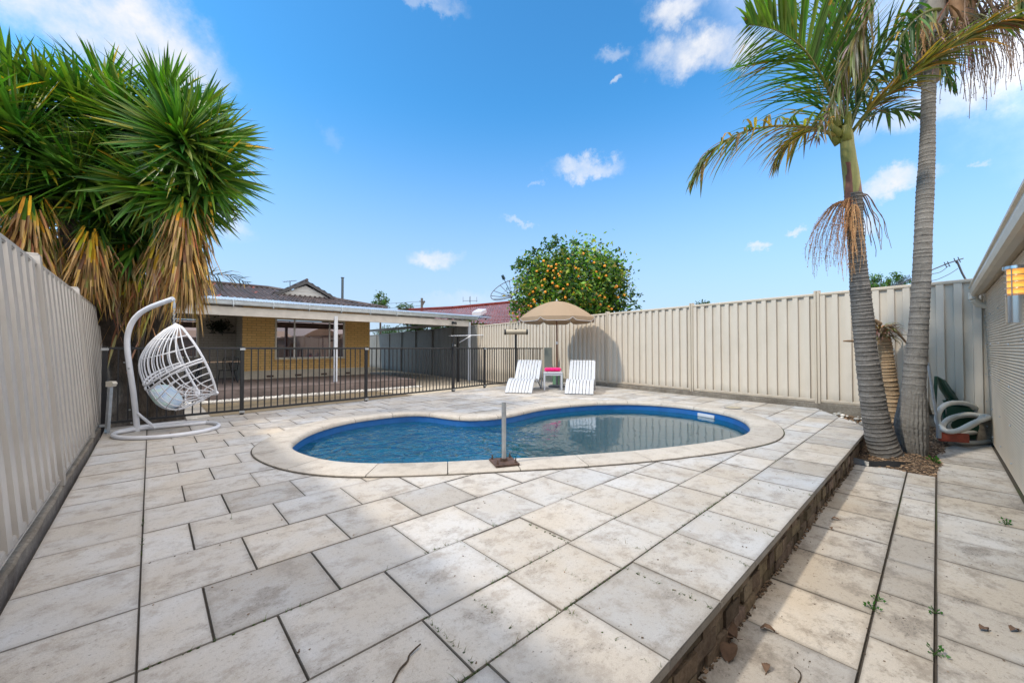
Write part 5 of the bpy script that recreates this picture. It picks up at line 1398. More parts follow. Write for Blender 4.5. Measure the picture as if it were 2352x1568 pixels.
def shaft_mat():
    m = Mat('green_brown_crownshaft'); a = m.noise(3, 6, .6, m.vec((5, 5, .6))); sp = m.n('ShaderNodeSeparateXYZ'); m.l(m.tc.outputs['Object'], sp.inputs[0])
    v = m.math('ADD', m.math('MULTIPLY', sp.outputs[1], -3.2), m.math('MULTIPLY', a, .35)); v = m.math('ADD', v, m.math('MULTIPLY', sp.outputs[2], -.9))
    c = m.mix(m.ramp(a, [(.35, 0), (.65, 1)]), (.15, .16, .035), (.30, .27, .08)); br_ = m.mix(m.ramp(a, [(.4, 0), (.6, 1)]), (.10, .035, .02), (.19, .07, .035))
    m.b.inputs['Base Color'].default_value = (1, 1, 1, 1); c = m.mix(m.ramp(m.math('ADD', v, 3.35), [(.0, 0), (.06, 1)]), c, br_); m.col(c).set(rough=.55); m.bump(m.noise(6, 5, .6, m.vec((8, 8, .5))), .4, .01); return m.m
M['shaft'] = shaft_mat()
specS = zspec([(1150, 954, 1060), (1080, 949, 1053), (1000, 942, 1042), (900, 932, 1024), (820, 928, 1012), (780, 930, 1008), (720, 932, 985)], 4.82, ZO)
P, Rr = trunk_path(specS, 6); mb = MB(); mb.tube(off(P, pb), Rr, 24, True); mb.build('crownshaft', M['shaft'], p1, smooth='all')
# split brown sheath hanging on the shaft's right side
mb = MB(); rows_ = []
for i in range(9):
    t = i/8; y = lerp(372, 560, t); x = lerp(1949, 1964, t); wv = 14+9*math.sin(PI*t)-(10*t*t); rows_.append([CP+ray(x+wv*(k-1.2)*.55+3*math.sin(t*9), y)*(4.78-.05*(1-abs(k-1.5))) -pb for k in range(4)])
mb.loft(rows_); mb.build('dry_sheath', simple('dark_red_sheath', (.13, .045, .028), .6, 0, .3, 8), p1, smooth='all')
mb = MB(); rows_ = []
for i in range(7):
    t = i/6; y = lerp(500, 555, t); x = lerp(1954, 1962, t); wv = 6*math.sin(PI*t); rows_.append([CP+ray(x+wv*k, y)*4.70-pb for k in (-1, 1)])
mb.loft(rows_); mb.build('torn_sheath', simple('orange_torn_sheath', (.50, .27, .10), .7, 0, .2, 8), p1)
Fr = lambda L: [(*ZO(x, y), d) for x, y, d in L]
random.seed(5)
cb = (945, 770)
frond(p1, Fr([(930, 760, 4.9), (880, 560, 4.85), (790, 380, 4.75), (700, 262, 4.65), (560, 172, 4.5), (400, 140, 4.35)]), 1.15, GREEN[:3], 66, .044, .55, 62, .16, plane=(Fh*.85+Z3*.5), mess=.06, rcol=(.26, .24, .05))
frond(p1, Fr([(930, 770, 4.9), (850, 640, 5.05), (780, 420, 5.3), (720, 200, 5.5), (690, 20, 5.7)]), .80, GREEN, 50, .036, .8, 60, .15, plane=Fh, mess=.12)
frond(p1, Fr([(925, 790, 4.9), (820, 745, 4.75), (680, 722, 4.6), (500, 728, 4.45), (330, 775, 4.35), (180, 880, 4.3), (80, 1050, 4.28)]), .68, OLIVE+GREEN[:2]+GOLD, 60, .034, 1.3, 48, .12, mess=.14, plane=(Fh*.3+Z3), rcol=(.25, .2, .05))
frond(p1, Fr([(925, 800, 4.9), (800, 740, 5.1), (700, 760, 5.3), (610, 840, 5.45), (560, 930, 5.5)]), .58, OLIVE+GOLD, 40, .030, 1.2, 45, .15, mess=.15)
frond(p1, Fr([(940, 760, 4.9), (930, 560, 4.95), (920, 350, 5.0), (905, 100, 5.0), (880, -150, 5.0)]), .70, GREEN[:3], 50, .036, .5, 40, .15, plane=Fh, mess=.10, rcol=(.20, .24, .04))
frond(p1, Fr([(955, 760, 4.9), (975, 560, 4.85), (990, 350, 4.8), (985, 100, 4.75), (960, -120, 4.7)]), .70, GREEN+OLIVE[:1], 50, .036, .4, 32, .12, plane=(Fh+Rv*.3), mess=.10, rcol=(.22, .25, .05))
frond(p1, Fr([(970, 765, 4.9), (1040, 560, 4.95), (1120, 380, 5.0), (1260, 200, 5.05), (1400, 60, 5.1), (1540, -80, 5.1)]), .62, [GREEN[1], GREEN[3], (.03, .075, .03)], 56, .036, 1.3, 48, .12, plane=(Fh*.6+Z3*.6), mess=.16, rcol=(.10, .13, .04))
frond(p1, Fr([(985, 775, 4.9), (1080, 650, 4.7), (1200, 540, 4.5), (1330, 440, 4.35), (1480, 330, 4.2), (1700, 190, 4.0), (1850, 130, 3.9), (2000, 120, 3.85)]), .42, GOLD+OLIVE+[(.14, .16, .035)], 62, .038, .9, 30, .14, plane=(Fh*.7+Z3*.5), mess=.09, rcol=(.24, .24, .06))
frond(p1, Fr([(975, 775, 4.9), (1060, 690, 5.1), (1150, 640, 5.25), (1250, 625, 5.4), (1380, 650, 5.5)]), .62, [GREEN[3], (.03, .075, .03), GREEN[1]], 30, .036, .55, 26, .15, mess=.12, plane=(Fh*.4+Z3))
frond(p1, Fr([(975, 770, 4.9), (1060, 560, 5.3), (1150, 460, 5.6), (1230, 420, 5.8), (1350, 470, 5.9)]), .62, [GREEN[3], GREEN[1]], 34, .034, 1.2, 55, .15, mess=.2)
# dead frond folded over and hanging in front of the crown
frond(p1, Fr([(1090, -60, 4.75), (1070, 60, 4.65), (1030, 200, 4.6), (985, 330, 4.55), (930, 470, 4.52), (860, 640, 4.5)]), .62, DRY+OLIVE, 58, .030, 2.2, 28, .0, dead=1, mess=.22, plane=Fh, name='dead_frond', rcol=(.25, .2, .13))
frond(p1, Fr([(1120, -80, 4.7), (1085, 60, 4.62), (1045, 220, 4.6), (1020, 360, 4.6)]), .70, OLIVE+DRY[:2], 36, .032, 2.5, 22, .0, dead=1, mess=.22, plane=Fh, name='dead_frond', rcol=(.22, .2, .1))
frond(p1, Fr([(900, 600, 4.6), (850, 660, 4.5), (815, 720, 4.48), (800, 790, 4.5)]), .30, DRY, 22, .026, 1.5, 30, .0, dead=1, mess=.3, plane=Fh, name='dead_frond', rcol=(.3, .25, .2))
for (x0, y0, x1, y1, d) in ((900, 700, 880, 570, 4.85), (955, 760, 985, 640, 4.82), (920, 750, 870, 700, 4.85), (915, 790, 860, 750, 4.88), (960, 780, 970, 680, 4.8)):
    a = CP+ray(*ZO(x0+10, y0+30))*d-pb; b = CP+ray(*ZO(x1, y1))*d-pb; mb = MB(); mb.tube([a, a.lerp(b, .5), b], [.055, .04, .018], 10, True, (.22, .23, .05)); mb.build('leaf_base', M['leaf'], p1, smooth='all')
fo = CP+ray(*ZO(1000, 1150))*4.83-pb
fruit_strings(p1, fo+Vector((0, 0, -.02)), 74, .44, .88, M['fruit'], bias=-Rv*1.0-Fh*.1, name='fruit_cluster', arc=.35, rad=.0019)
fo2 = CP+ray(*ZO(1010, 1170))*4.68-pb
fruit_strings(p1, fo2, 26, .12, .85, M['fruit_pale'], rad=.0028, name='fruit_cluster', arc=.2)
fruit_strings(p1, fo, 12, .42, .62, M['fruit_grey'], bias=Rv*1.4, knob=False, name='fruit_cluster', arc=.8)
# palm two
spec2 = zspec([(1425, 600, 742), (1400, 590, 740), (1300, 556, 744), (1200, 538, 746), (1080, 560, 742), (1000, 576, 738), (900, 588, 742), (760, 605, 750), (600, 625, 755), (400, 640, 765), (200, 652, 775), (0, 662, 780)], 4.82, Z7)+zspec([(1100, 1362, 1472), (900, 1378, 1477), (700, 1388, 1478), (500, 1393, 1480), (350, 1399, 1480)], 4.86, ZO)
pb2 = onz(2105, 1048, -.2)
p2 = thing('palm_tree', 'tall straight grey palm with cracked swollen foot and dry brown stalks at the top', 'palm tree', pb2)
P, Rr = trunk_path(spec2); k0 = int(len(P)*5.2/16)
ringed(off(P[k0-4:], pb2), Rr[k0-4:], .062, .003, tc_=.45).build('trunk', M['bark_grey'], p2, smooth='all')
mb = MB(); rows_ = []; PP = off(P[:k0+2], pb2); RR_ = Rr[:k0+2]
PP = smooth_path(PP, 3); 
for i, p in enumerate(PP):
    r = RR_[min(i//3, len(RR_)-1)]; rr_ = []; fade = min(1, (1-i/len(PP))*2.2)
    for q in range(90):
        an = 2*PI*q/90; g_ = abs(math.sin(an*10+.25*math.sin(i*.23+an*3)+.9*math.sin(an*2)))**.6; g2 = abs(math.sin(an*19+.4*math.sin(i*.31))); rr_.append(p+Vector((math.cos(an), math.sin(an), 0))*(r*(1+.03*math.sin(an*3))+(.022*g_+.008*g2-.016)*fade+random.uniform(-.002, .002)))
    rows_.append(rr_)
mb.loft(rows_, True); mb.build('cracked_root_boss', M['bark_grey'], p2, smooth='all')
cr2 = CP+ray(2136, 190)*4.88-pb2
mb = MB(); P_ = off([CP+ray(x, y)*4.9 for x, y in ((2133, 190), (2136, 130), (2138, 60), (2142, 0), (2146, -80))], pb2); mb.tube(P_, [.10, .125, .13, .12, .10], 18); mb.build('crownshaft', simple('mauve_grey_crownshaft', (.20, .17, .14), .6, 0, .2, 5), p2, smooth='all')
mb = MB(); rows_ = []
for i in range(11):
    t = i/10; y = lerp(-60, 95, t); x = 2200+10*math.sin(t*3); wv = 34*math.sin(PI*min(1, t*.9+.15)); rows_.append([CP+ray(x+wv*math.cos(a), y)*(4.85+.17*math.sin(a))-pb2 for a in [2*PI*k/12 for k in range(12)]])
mb.loft(rows_, True); mb.build('brown_sheath', simple('brown_palm_sheath', (.24, .13, .065), .8, 0, .35, 10, .5, 30), p2, smooth='all')
def fib(n, c, s_, mat, nm, pal):
    mb = MB()
    for k in range(n):
        p = c+Vector((random.gauss(0, 1)*s_, random.gauss(0, 1)*s_, random.gauss(0, 1)*s_*.8)); blade(mb, p, Vector((random.gauss(0, 1), random.gauss(0, 1), random.gauss(-.5, .8))), random.uniform(.12, .4), random.uniform(.012, .03), random.uniform(.2, 2), tuple(v*random.uniform(.6, 1.2) for v in random.choice(pal)), 3)
    return mb.build(nm, mat, p2)
fib(260, CP+ray(2150, 110)*4.8-pb2, .13, M['dead'], 'torn_fibre', DRY+OLIVE[:2]); fib(120, CP+ray(2200, 60)*4.8-pb2, .13, M['dead'], 'torn_fibre', DRY)
for (x, y, n, sp_, L, bs) in ((1640, 60, 46, .55, 1.05, Rv*.9), (1720, 120, 26, .5, .8, Rv*.8), (1900, -60, 20, .35, .8, Rv*.2), (1400, 150, 26, .28, .62, -Rv*.5), (1600, 200, 24, .3, .75, Rv*.4), (1500, 160, 18, .25, .4, Rv*.1)):
    fruit_strings(p2, CP+ray(*ZO(x, y))*4.8-pb2, n, sp_, L, M['fruit_grey'] if x > 1450 else M['fruit_pale'], bias=bs, rad=.004, name='fruit_cluster', arc=.9)
frond(p2, Fr([(1530, 60, 4.9), (1450, 60, 4.6), (1340, 130, 4.4), (1270, 260, 4.3), (1290, 420, 4.3)]), .50, [GREEN[1], GREEN[3]]+OLIVE[:1], 34, .036, 1.6, 40, .2, mess=.18, plane=Fh)
frond(p2, Fr([(1540, 80, 4.9), (1500, 250, 4.6), (1530, 400, 4.5), (1590, 520, 4.5)]), .26, [GREEN[3]], 14, .03, 1.5, 30, .3, mess=.2, plane=Fh)
frond(p2, Fr([(1540, 20, 4.9), (1600, -100, 4.7), (1800, -160, 4.5), (1960, -20, 4.3), (2050, 160, 4.3)]), .5, [GREEN[3], GREEN[1]]+OLIVE, 40, .034, 1.5, 45, .2, mess=.15, plane=Fh)
for tx, ty in ((1200, -350), (1550, -480), (1900, -420), (1350, -500)): frond(p2, Fr([(1530, 0, 4.9), ((1530+tx)/2, ty*.7, 4.9), (tx, ty, 4.7)]), .6, GREEN, 30, .036, .8, 45, .2, mess=.12, plane=Fh)
# palm stump
pb3 = onz(2038, 962, -.1)
p3 = thing('palm_stump', 'short tan beheaded palm stump with frayed top between the two palms', 'palm stump', pb3)
spec3 = zspec([(1180, 500, 590), (1000, 476, 572), (860, 450, 550), (740, 438, 532), (660, 430, 518)], 6.15, Z7)
P, Rr = trunk_path(spec3); ringed(off(P, pb3), Rr, .06, .009).build('trunk', M['bark_tan'], p3, smooth='all')
mb = MB(); tp_ = CP+ray(2022, 760)*6.15-pb3
for k in range(150):
    a = random.uniform(0, 2*PI); r_ = random.uniform(.02, .14); blade(mb, tp_+Vector((math.cos(a)*r_, math.sin(a)*r_, random.uniform(-.12, .05))), Vector((math.cos(a)*.7, math.sin(a)*.7, random.uniform(-.2, 1.3))), random.uniform(.10, .28), random.uniform(.02, .05), 2.2, tuple(v*random.uniform(.7, 1.3) for v in random.choice([(.33, .21, .11), (.22, .14, .08), (.42, .30, .18)])), 3)
mb.build('frayed_top', M['dead'], p3)
mb = MB()
for L_ in ([(2022, 762, 6.1), (2040, 748, 6.05), (2060, 762, 6.0), (2084, 790, 6.0)], [(2022, 745, 6.1), (2005, 735, 6.1), (1990, 750, 6.1)], [(2010, 775, 6.1), (1975, 782, 6.0), (1938, 783, 5.9)]):
    q = smooth_path([CP+ray(x, y)*d-pb3 for x, y, d in L_], 5); mb.tube(q, [lerp(.035, .012, i/(len(q)-1)) for i in range(len(q))], 6, True, (.26, .17, .10))
mb.build('broken_stalk', M['dead'], p3, smooth='all')

# ------------------------------------------------------------------ giant yucca on the left
random.seed(11)
yb = Vector((-.05, 8.9, ZY))
yu = thing('giant_yucca', 'huge many headed yucca with thick leaning trunks, green sword leaves above and dry skirts below', 'yucca', yb)
def ybark():
    m = Mat('rough_yucca_bark'); a = m.noise(4, 7, .75, m.vec((3, 3, 1))); b = m.noise(22, 6, .75, m.vec((2, 2, .7)))
    c = m.mix(m.ramp(a, [(.35, 0), (.65, 1)]), (.035, .028, .022), (.11, .09, .075)); c = m.mix(m.ramp(b, [(.6, 0), (.75, .7)]), c, (.22, .20, .18)); m.col(c).set(rough=.95); m.bump(b, 1, .04); return m.m
M['ybark'] = ybark()
def ytrunk(spec, nm='trunk'):
    P, Rr = trunk_path(spec, 8); P = off(P, yb); mb = MB(); rows_ = []
    for i, p in enumerate(P):
        t = (P[min(i+1, len(P)-1)]-P[max(i-1, 0)]).normalized(); u = Rv-t*Rv.dot(t); u.normalize(); w = t.cross(u)
        rows_.append([p+(u*math.cos(a)+w*math.sin(a))*Rr[i]*(1+.10*math.sin(3*a+i*.3)+.06*math.sin(7*a-i*.7)+random.uniform(-.03, .03)) for a in [2*PI*k/26 for k in range(26)]])
    mb.loft(rows_, True); mb.face(range(26)); n = len(mb.v); mb.face(range(n-26, n)); return mb.build(nm, M['ybark'], yu, smooth='all')
ytrunk([(315, 990, 7.2, 80), (310, 930, 7.1, 66), (290, 860, 6.9, 46), (262, 790, 6.6, 34), (232, 720, 6.4, 30), (200, 640, 6.2, 27), (165, 540, 6.0, 24), (130, 430, 5.9, 20)])
ytrunk([(375, 985, 7.3, 52), (372, 900, 7.2, 42), (366, 800, 6.9, 34), (370, 700, 6.6, 30), (382, 600, 6.3, 26), (395, 500, 6.0, 24), (408, 380, 5.8, 20)])
ytrunk([(325, 880, 7.1, 30), (310, 760, 7.1, 26), (300, 620, 7.0, 24), (300, 480, 6.8, 20), (300, 330, 6.6, 18)])
ytrunk([(250, 800, 7.3, 24), (210, 640, 7.2, 22), (150, 480, 7.0, 20), (60, 330, 6.6, 18)])
YG = [(.085, .20, .022), (.045, .135, .020), (.16, .28, .035), (.022, .075, .018), (.10, .22, .024)]
YEL = [(.62, .42, .02), (.40, .36, .03), (.26, .28, .03), (.75, .45, .03)]
YDRY = [(.48, .30, .12), (.34, .20, .08), (.58, .39, .18), (.22, .13, .06), (.60, .38, .10)]
def yhead(px, py, d, L, n, axis, skirt=0, skirtL=.7, pale=1.0):
    c = CP+ray(px, py)*d-yb; ax = axis.normalized(); u = ax.orthogonal().normalized(); w = ax.cross(u); mb = MB()
    for k in range(n):
        f = (k+.5)/n; th = math.acos(1-f*1.62); ph = k*2.39996+random.uniform(-.2, .2); th += random.gauss(0, .07)
        dv = ax*math.cos(th)+(u*math.cos(ph)+w*math.sin(ph))*math.sin(th)
        col = random.choice(YG[:3] if f < .55 else YG); col = tuple(v*random.uniform(.75, 1.3)*pale for v in col); tip = None
        if random.random() < .10*f+.02: tip = random.choice(YEL)
        if f > .93 and random.random() < .5: col = random.choice(YEL)
        blade(mb, c-ax*(f*.34)+dv*.03, dv, L*random.uniform(.78, 1.08)*(.8+.25*math.sin(PI*min(1, f+.12))), 0.074*random.uniform(.85, 1.2), .10+.35*f+random.uniform(-.05, .15), col, 4, ax, .20, tip)
    o = mb.build('leaf_head', M['yucca'], yu)
    if skirt:
        mb = MB()
        for k in range(skirt):
            f = random.random(); a = random.uniform(0, 2*PI); p = c-ax*.30+Vector((0, 0, -.62-f*skirtL*1.25)); r = .13; p += Vector((math.cos(a)*r, math.sin(a)*r, 0))
            if f < .22: pal = YEL+YG[:2]
            elif f < .4: pal = YDRY+YEL[:2]
            else: pal = YDRY
            cc_ = tuple(v*random.uniform(.6, 1.15) for v in random.choice(pal)); sp_ = random.uniform(.05, .62)*(1.15-f*.55)
            blade(mb, p, Vector((math.cos(a)*sp_, math.sin(a)*sp_, -1)), L*random.uniform(.5, .85), random.uniform(.025, .05), .35, cc_, 4, Vector((math.cos(a), math.sin(a), .2)), .15, random.choice(YDRY), random.uniform(-1.5, 1.5))
        mb.build('dry_skirt', M['dead'], yu)
X_, F_ = Rv, Fh
YL = .84
yhead(412, 312, 5.6, .86, 270, -F_*.70+Z3*.45+X_*.30, 300, .95)
yhead(165, 390, 5.7, YL, 200, -F_*.6+Z3*.35-X_*.1, 240, .6)
yhead(30, 290, 5.3, YL, 190, Z3*.7-F_*.6-X_*.1, 240, .8)
yhead(290, 260, 6.0, YL, 180, Z3*.8-X_*.15-F_*.3, 0)
yhead(180, 235, 6.1, YL, 180, Z3*.9-F_*.3-X_*.1, 0)
yhead(95, 215, 5.9, YL, 160, Z3*.9-F_*.2, 0)
yhead(380, 225, 6.2, YL, 180, Z3*.9+X_*.2-F_*.1, 0)
yhead(450, 270, 6.1, YL, 190, Z3*.7+X_*.5, 0)
yhead(490, 330, 6.1, .88, 200, Z3*.25+X_*.8, 0)
yhead(480, 405, 6.0, .86, 200, X_*.75-Z3*.1-F_*.3, 80, .7)
yhead(430, 455, 6.0, YL, 180, -F_*.5-Z3*.35+X_*.35, 160, .8)
yhead(340, 430, 5.9, YL, 180, -F_*.7-Z3*.25, 160, .8)
yhead(260, 360, 6.1, YL, 180, -F_*.7+Z3*.1, 0, .8, .85)
yhead(250, 480, 6.2, YL, 180, -F_*.6-Z3*.35, 130, .55, .8)
yhead(90, 450, 5.8, YL, 170, -F_*.5-Z3*.3, 300, .75, .85)
yhead(-20, 430, 5.6, YL, 150, -F_*.4-Z3*.3, 220, .7, .85)
yhead(310, 570, 6.5, YL, 150, -F_*.35-Z3*.7, 110, .6, .8)
yhead(215, 590, 6.5, YL, 140, -F_*.35-Z3*.7, 130, .55, .8)
yhead(-90, 220, 5.0, YL, 140, Z3-X_*.3, 150, .8)
yhead(20, 190, 5.8, YL, 150, Z3, 0)
yhead(240, 200, 6.6, YL, 140, Z3, 0)
yhead(130, 320, 6.4, .9, 150, -F_*.5+Z3*.2, 0, .8, .75)
yhead(360, 330, 6.6, .9, 150, -F_*.5+Z3*.2, 0, .8, .75)
yhead(30, 560, 6.4, .8, 120, -F_*.3-Z3*.7, 200, .6, .9)
# dry leaves hanging along the trunks
mb = MB()
for k in range(170):
    sx, sy, d = random.choice([(385, 640, 6.2), (395, 560, 6.0), (230, 640, 6.2), (300, 680, 6.7), (200, 600, 6.1), (360, 700, 6.5), (250, 700, 6.4), (100, 560, 5.9)])
    p = CP+ray(sx+random.gauss(0, 26), sy+random.gauss(0, 40))*(d+random.gauss(0, .1))-yb; a = random.uniform(0, 2*PI)
    blade(mb, p, Vector((math.cos(a)*.35, math.sin(a)*.35, -1)), random.uniform(.4, .8), random.uniform(.02, .045), .3, tuple(v*random.uniform(.6, 1.15) for v in random.choice(YDRY)), 4, Vector((math.cos(a), math.sin(a), .2)), .15, None, random.uniform(-1.5, 1.5))
mb.build('hanging_dry_leaves', M['dead'], yu)
# dark palm behind it
db = Vector((-.8, 12.6, ZY)); dp = thing('palm_tree', 'thin dark palm behind the yucca with ragged fronds reaching over the tiled roof', 'palm tree', db)
def dfr(L, Lm, n, pal): frond(dp, L, Lm, pal, n, .035, 1.0, 45, .1, mess=.16, plane=Fh, wr=.016, rcol=(.06, .06, .04))
cx_, cy_ = 330, 610
for L in ([(cx_, cy_, 10), (400, 560, 9.7), (470, 525, 9.4), (560, 470, 9.2)], [(cx_, cy_, 10), (400, 610, 9.8), (440, 560, 9.6), (500, 520, 9.4), (540, 505, 9.4)], [(cx_, cy_, 10), (400, 640, 9.8), (460, 632, 9.6), (520, 632, 9.4), (570, 650, 9.4)], [(cx_, cy_, 10), (380, 500, 9.9), (410, 400, 9.8)], [(cx_, cy_, 10), (260, 540, 9.8), (180, 520, 9.6)], [(cx_, cy_, 10), (300, 480, 9.8), (260, 380, 9.6)]): dfr(L, .62, 30, [(.03, .045, .02), (.06, .06, .03), (.10, .08, .05), (.025, .05, .015)])
mb = MB(); mb.tube([(0, 0, 0), (0, 0, 2), CP+ray(cx_, cy_)*10-db], [.16, .13, .11], 12); mb.build('trunk', M['bark_dark'], dp)

# ------------------------------------------------------------------ trees
def leafy(parent, c, R, n, size, pal, squash=1.0, clumps=60, name='crown', mat=None, shape=None):
    mb = MB(); cl = []
    for k in range(clumps):
        v = Vector((random.gauss(0, 1), random.gauss(0, 1), random.gauss(0, 1))).normalized()*(random.random()**.35); v = Vector((v.x*R, v.y*R, v.z*R*squash))
        if shape: v = shape(v)
        cl.append((v, random.uniform(.16, .30)*R, random.uniform(.65, 1.3)))
    for k in range(n):
        v, r, t = random.choice(cl); g = Vector((random.gauss(0, .55), random.gauss(0, .55), random.gauss(0, .5))); p = c+v+g*r
        s = size*random.uniform(.6, 1.3); a = Vector((random.uniform(-1, 1), random.uniform(-1, 1), random.uniform(-.6, .9))).normalized(); b = a.orthogonal().normalized(); b = Matrix.Rotation(random.uniform(0, 6.28), 3, a) @ b
        col = tuple(q*t*random.uniform(.7, 1.3) for q in random.choice(pal)); m_ = p+a*s*.5
        mb.poly([p, m_+b*s*.24, p+a*s, m_-b*s*.24], col)
    return mb.build(name, mat or M['leaf'], parent), cl
random.seed(3)
ob = CP+ray(1315, 800)*15.2; ob.z = ZY
ot = thing('orange_tree', 'round citrus tree full of ripe oranges rising behind the cream fence and the parasol', 'tree', ob)
OC = Vector((0, 0, 3.42+.37-.2))
def oshape(v):
    k = 1.0
    if v.z > 0: k = 1-.32*(v.z/2.3)
    return Vector((v.x*k, v.y*k, v.z))
cr_, cl = leafy(ot, OC, 2.15, 24000, .165, [(.10, .23, .028), (.055, .15, .02), (.18, .30, .035), (.34, .38, .06), (.025, .08, .018), (.015, .05, .012)], .82, 130, shape=oshape)
leafy(ot, OC+Rv*1.25+Vector((0, 0, -.95)), 1.15, 3000, .14, [(.02, .06, .015), (.03, .08, .02)], .8, 26)
for (px, py) in ((1192, 602), (1205, 612), (1258, 566), (1272, 556), (1312, 566), (1330, 578), (1360, 590), (1425, 672), (1446, 684), (1188, 700), (1225, 585)):
    leafy(ot, CP+ray(px, py)*15.0-ob, .34, 130, .13, [(.04, .10, .02), (.06, .13, .02)], 1, 6)
mb = MB(); mb.tube([(0, 0, 0), (.1, 0, .9), (0, .1, 1.8), (.05, 0, 2.9)], [.16, .13, .11, .05], 12)
for k in range(9):
    a = k*.7; mb.tube([(0, 0, 1.3+.1*k), (math.cos(a)*.7, math.sin(a)*.7, 2.2+.12*k), (math.cos(a)*1.3, math.sin(a)*1.3, 3.0+.15*k)], [.06, .04, .015], 6)
mb.build('trunk', M['ybark'], ot, smooth='all')
M['orange'] = simple('ripe_orange', (.85, .30, .02), .45, 0, .12, 8)
mb = MB(); mb.sphere((0, 0, 0), .047, 10, 7); fr0 = mb.build('orange', M['orange'], ot, smooth='all')
OZ = [(507, 253), (548, 296), (613, 283), (572, 300), (590, 335), (653, 342), (610, 315), (541, 338), (631, 362), (641, 380), (599, 397), (515, 408), (582, 438), (612, 464), (625, 466), (672, 488), (708, 451), (496, 461), (441, 482), (418, 510), (387, 531), (520, 513), (424, 577), (434, 596), (313, 601), (312, 630), (309, 660), (382, 625), (404, 633), (571, 583), (752, 559), (758, 478), (778, 314), (799, 322), (761, 302), (795, 382), (853, 459), (832, 486), (837, 551), (895, 476), (925, 572), (945, 528), (963, 545), (978, 545), (982, 617), (874, 618), (893, 618), (843, 625), (825, 620), (946, 345), (970, 392), (1018, 295), (1029, 377), (1117, 466), (1103, 472), (1050, 634), (1075, 655), (1129, 557), (1190, 625), (371, 322), (249, 690), (292, 722), (711, 240), (838, 192), (928, 268), (450, 340), (660, 500), (690, 550), (757, 520), (1018, 560), (1180, 540), (690, 560)]
for i, (zx, zy) in enumerate(OZ):
    px, py = (1340+zx/3.016)*.8279, (640+zy/3.016)*.8279; r_ = ray(px, py)
    # on the camera-side surface of the crown
    ctr_ = ob+OC; d0 = 15.2; o_ = CP-ctr_; A_ = r_.dot(r_); B_ = o_.dot(r_); Cc = o_.dot(o_)-2.05**2; D_ = B_*B_-A_*Cc
    dd_ = (-B_-math.sqrt(D_))/A_ if D_ > 0 else 14.9
    f_ = fr0 if i == 0 else fr0.copy()
    if i: C.objects.link(f_); f_.parent = ot
    f_.location = CP+r_*(dd_+random.uniform(-.05, .42))-ob; s_ = random.uniform(.85, 1.1); f_.scale = (s_, s_, s_*random.uniform(.92, 1.02))
def bushy(name, lab, px, py, d, R, n, size, pal, group=None, squash=1, clumps=24, cat='tree'):
    c = CP+ray(px, py)*d; b = Vector((c.x, c.y, ZY)); t = thing(name, lab, cat, b, 0, group); leafy(t, c-b, R, n, size, pal, squash, clumps)
    mb = MB(); mb.tube([(0, 0, 0), (.05, 0, (c.z-ZY)*.5), (0, 0, c.z-ZY)], [.12, .09, .04], 8)
    for k in range(5):
        a = k*1.3; mb.tube([(0, 0, (c.z-ZY)*.75), (math.cos(a)*R*.5, math.sin(a)*R*.5, c.z-ZY+R*.3)], [.05, .015], 5)
    mb.build('trunk', M['ybark'], t); return t
DG = [(.04, .09, .02), (.06, .12, .025), (.025, .06, .015)]
bushy('leafy_tree', 'small pale green tree showing over the end of the tiled roof', 873, 692, 30, .75, 900, .16, [(.08, .15, .04), (.05, .11, .03)])
bushy('leafy_tree', 'dark shrubby treetop between the tiled roof and the red roof', 935, 707, 34, .8, 500, .16, DG, None, .5)
bushy('leafy_tree', 'bright green treetop above the cream fence between the two palms, left clump', 2014, 652, 19, .55, 1600, .10, [(.05, .13, .02), (.08, .17, .03)], None, 1.0, 30)
bushy('leafy_tree', 'green treetop above the cream fence next to the tall palm, right clump', 2058, 652, 19.6, .48, 1300, .10, [(.05, .13, .02), (.07, .15, .03)], None, 1.2, 26)
bushy('hedge_shrub', 'shrub tip just showing above the cream fence in the middle', 1612, 706, 16, .35, 300, .10, DG, None, .7, cat='shrub')
# dark greenery and shapes seen through the carport above the fence
bushy('leafy_tree', 'dark foliage seen under the carport roof above the grey fence', 960, 742, 24, .9, 900, .15, DG, None, .5)
bushy('leafy_tree', 'dark foliage under the right end of the carport roof', 1048, 738, 20, .5, 600, .12, DG, None, .6)

for k_, (x_, y_, r_) in enumerate(((12.6, 18.5, .9), (13.6, 24.5, 1.1), (15.0, 32, 1.3))):
    t = thing('hedge_shrub', ('dark shrub behind the grey fence under the near end of the carport roof', 'dark shrub over the grey fence in the middle of the carport gap', 'dark shrub over the far end of the grey fence beside the house')[k_], 'shrub', (x_, y_, ZY), 0, 'shrubs behind the grey fence')
    for q_ in (-1.6, 0, 1.6): leafy(t, Vector((q_*.133, q_, 2.5)), r_, 700, .16, DG, .55, 24)
    mb = MB(); mb.tube([(0, 0, 0), (0, .1, 2.2)], [.10, .05], 6); mb.build('trunk', M['ybark'], t)
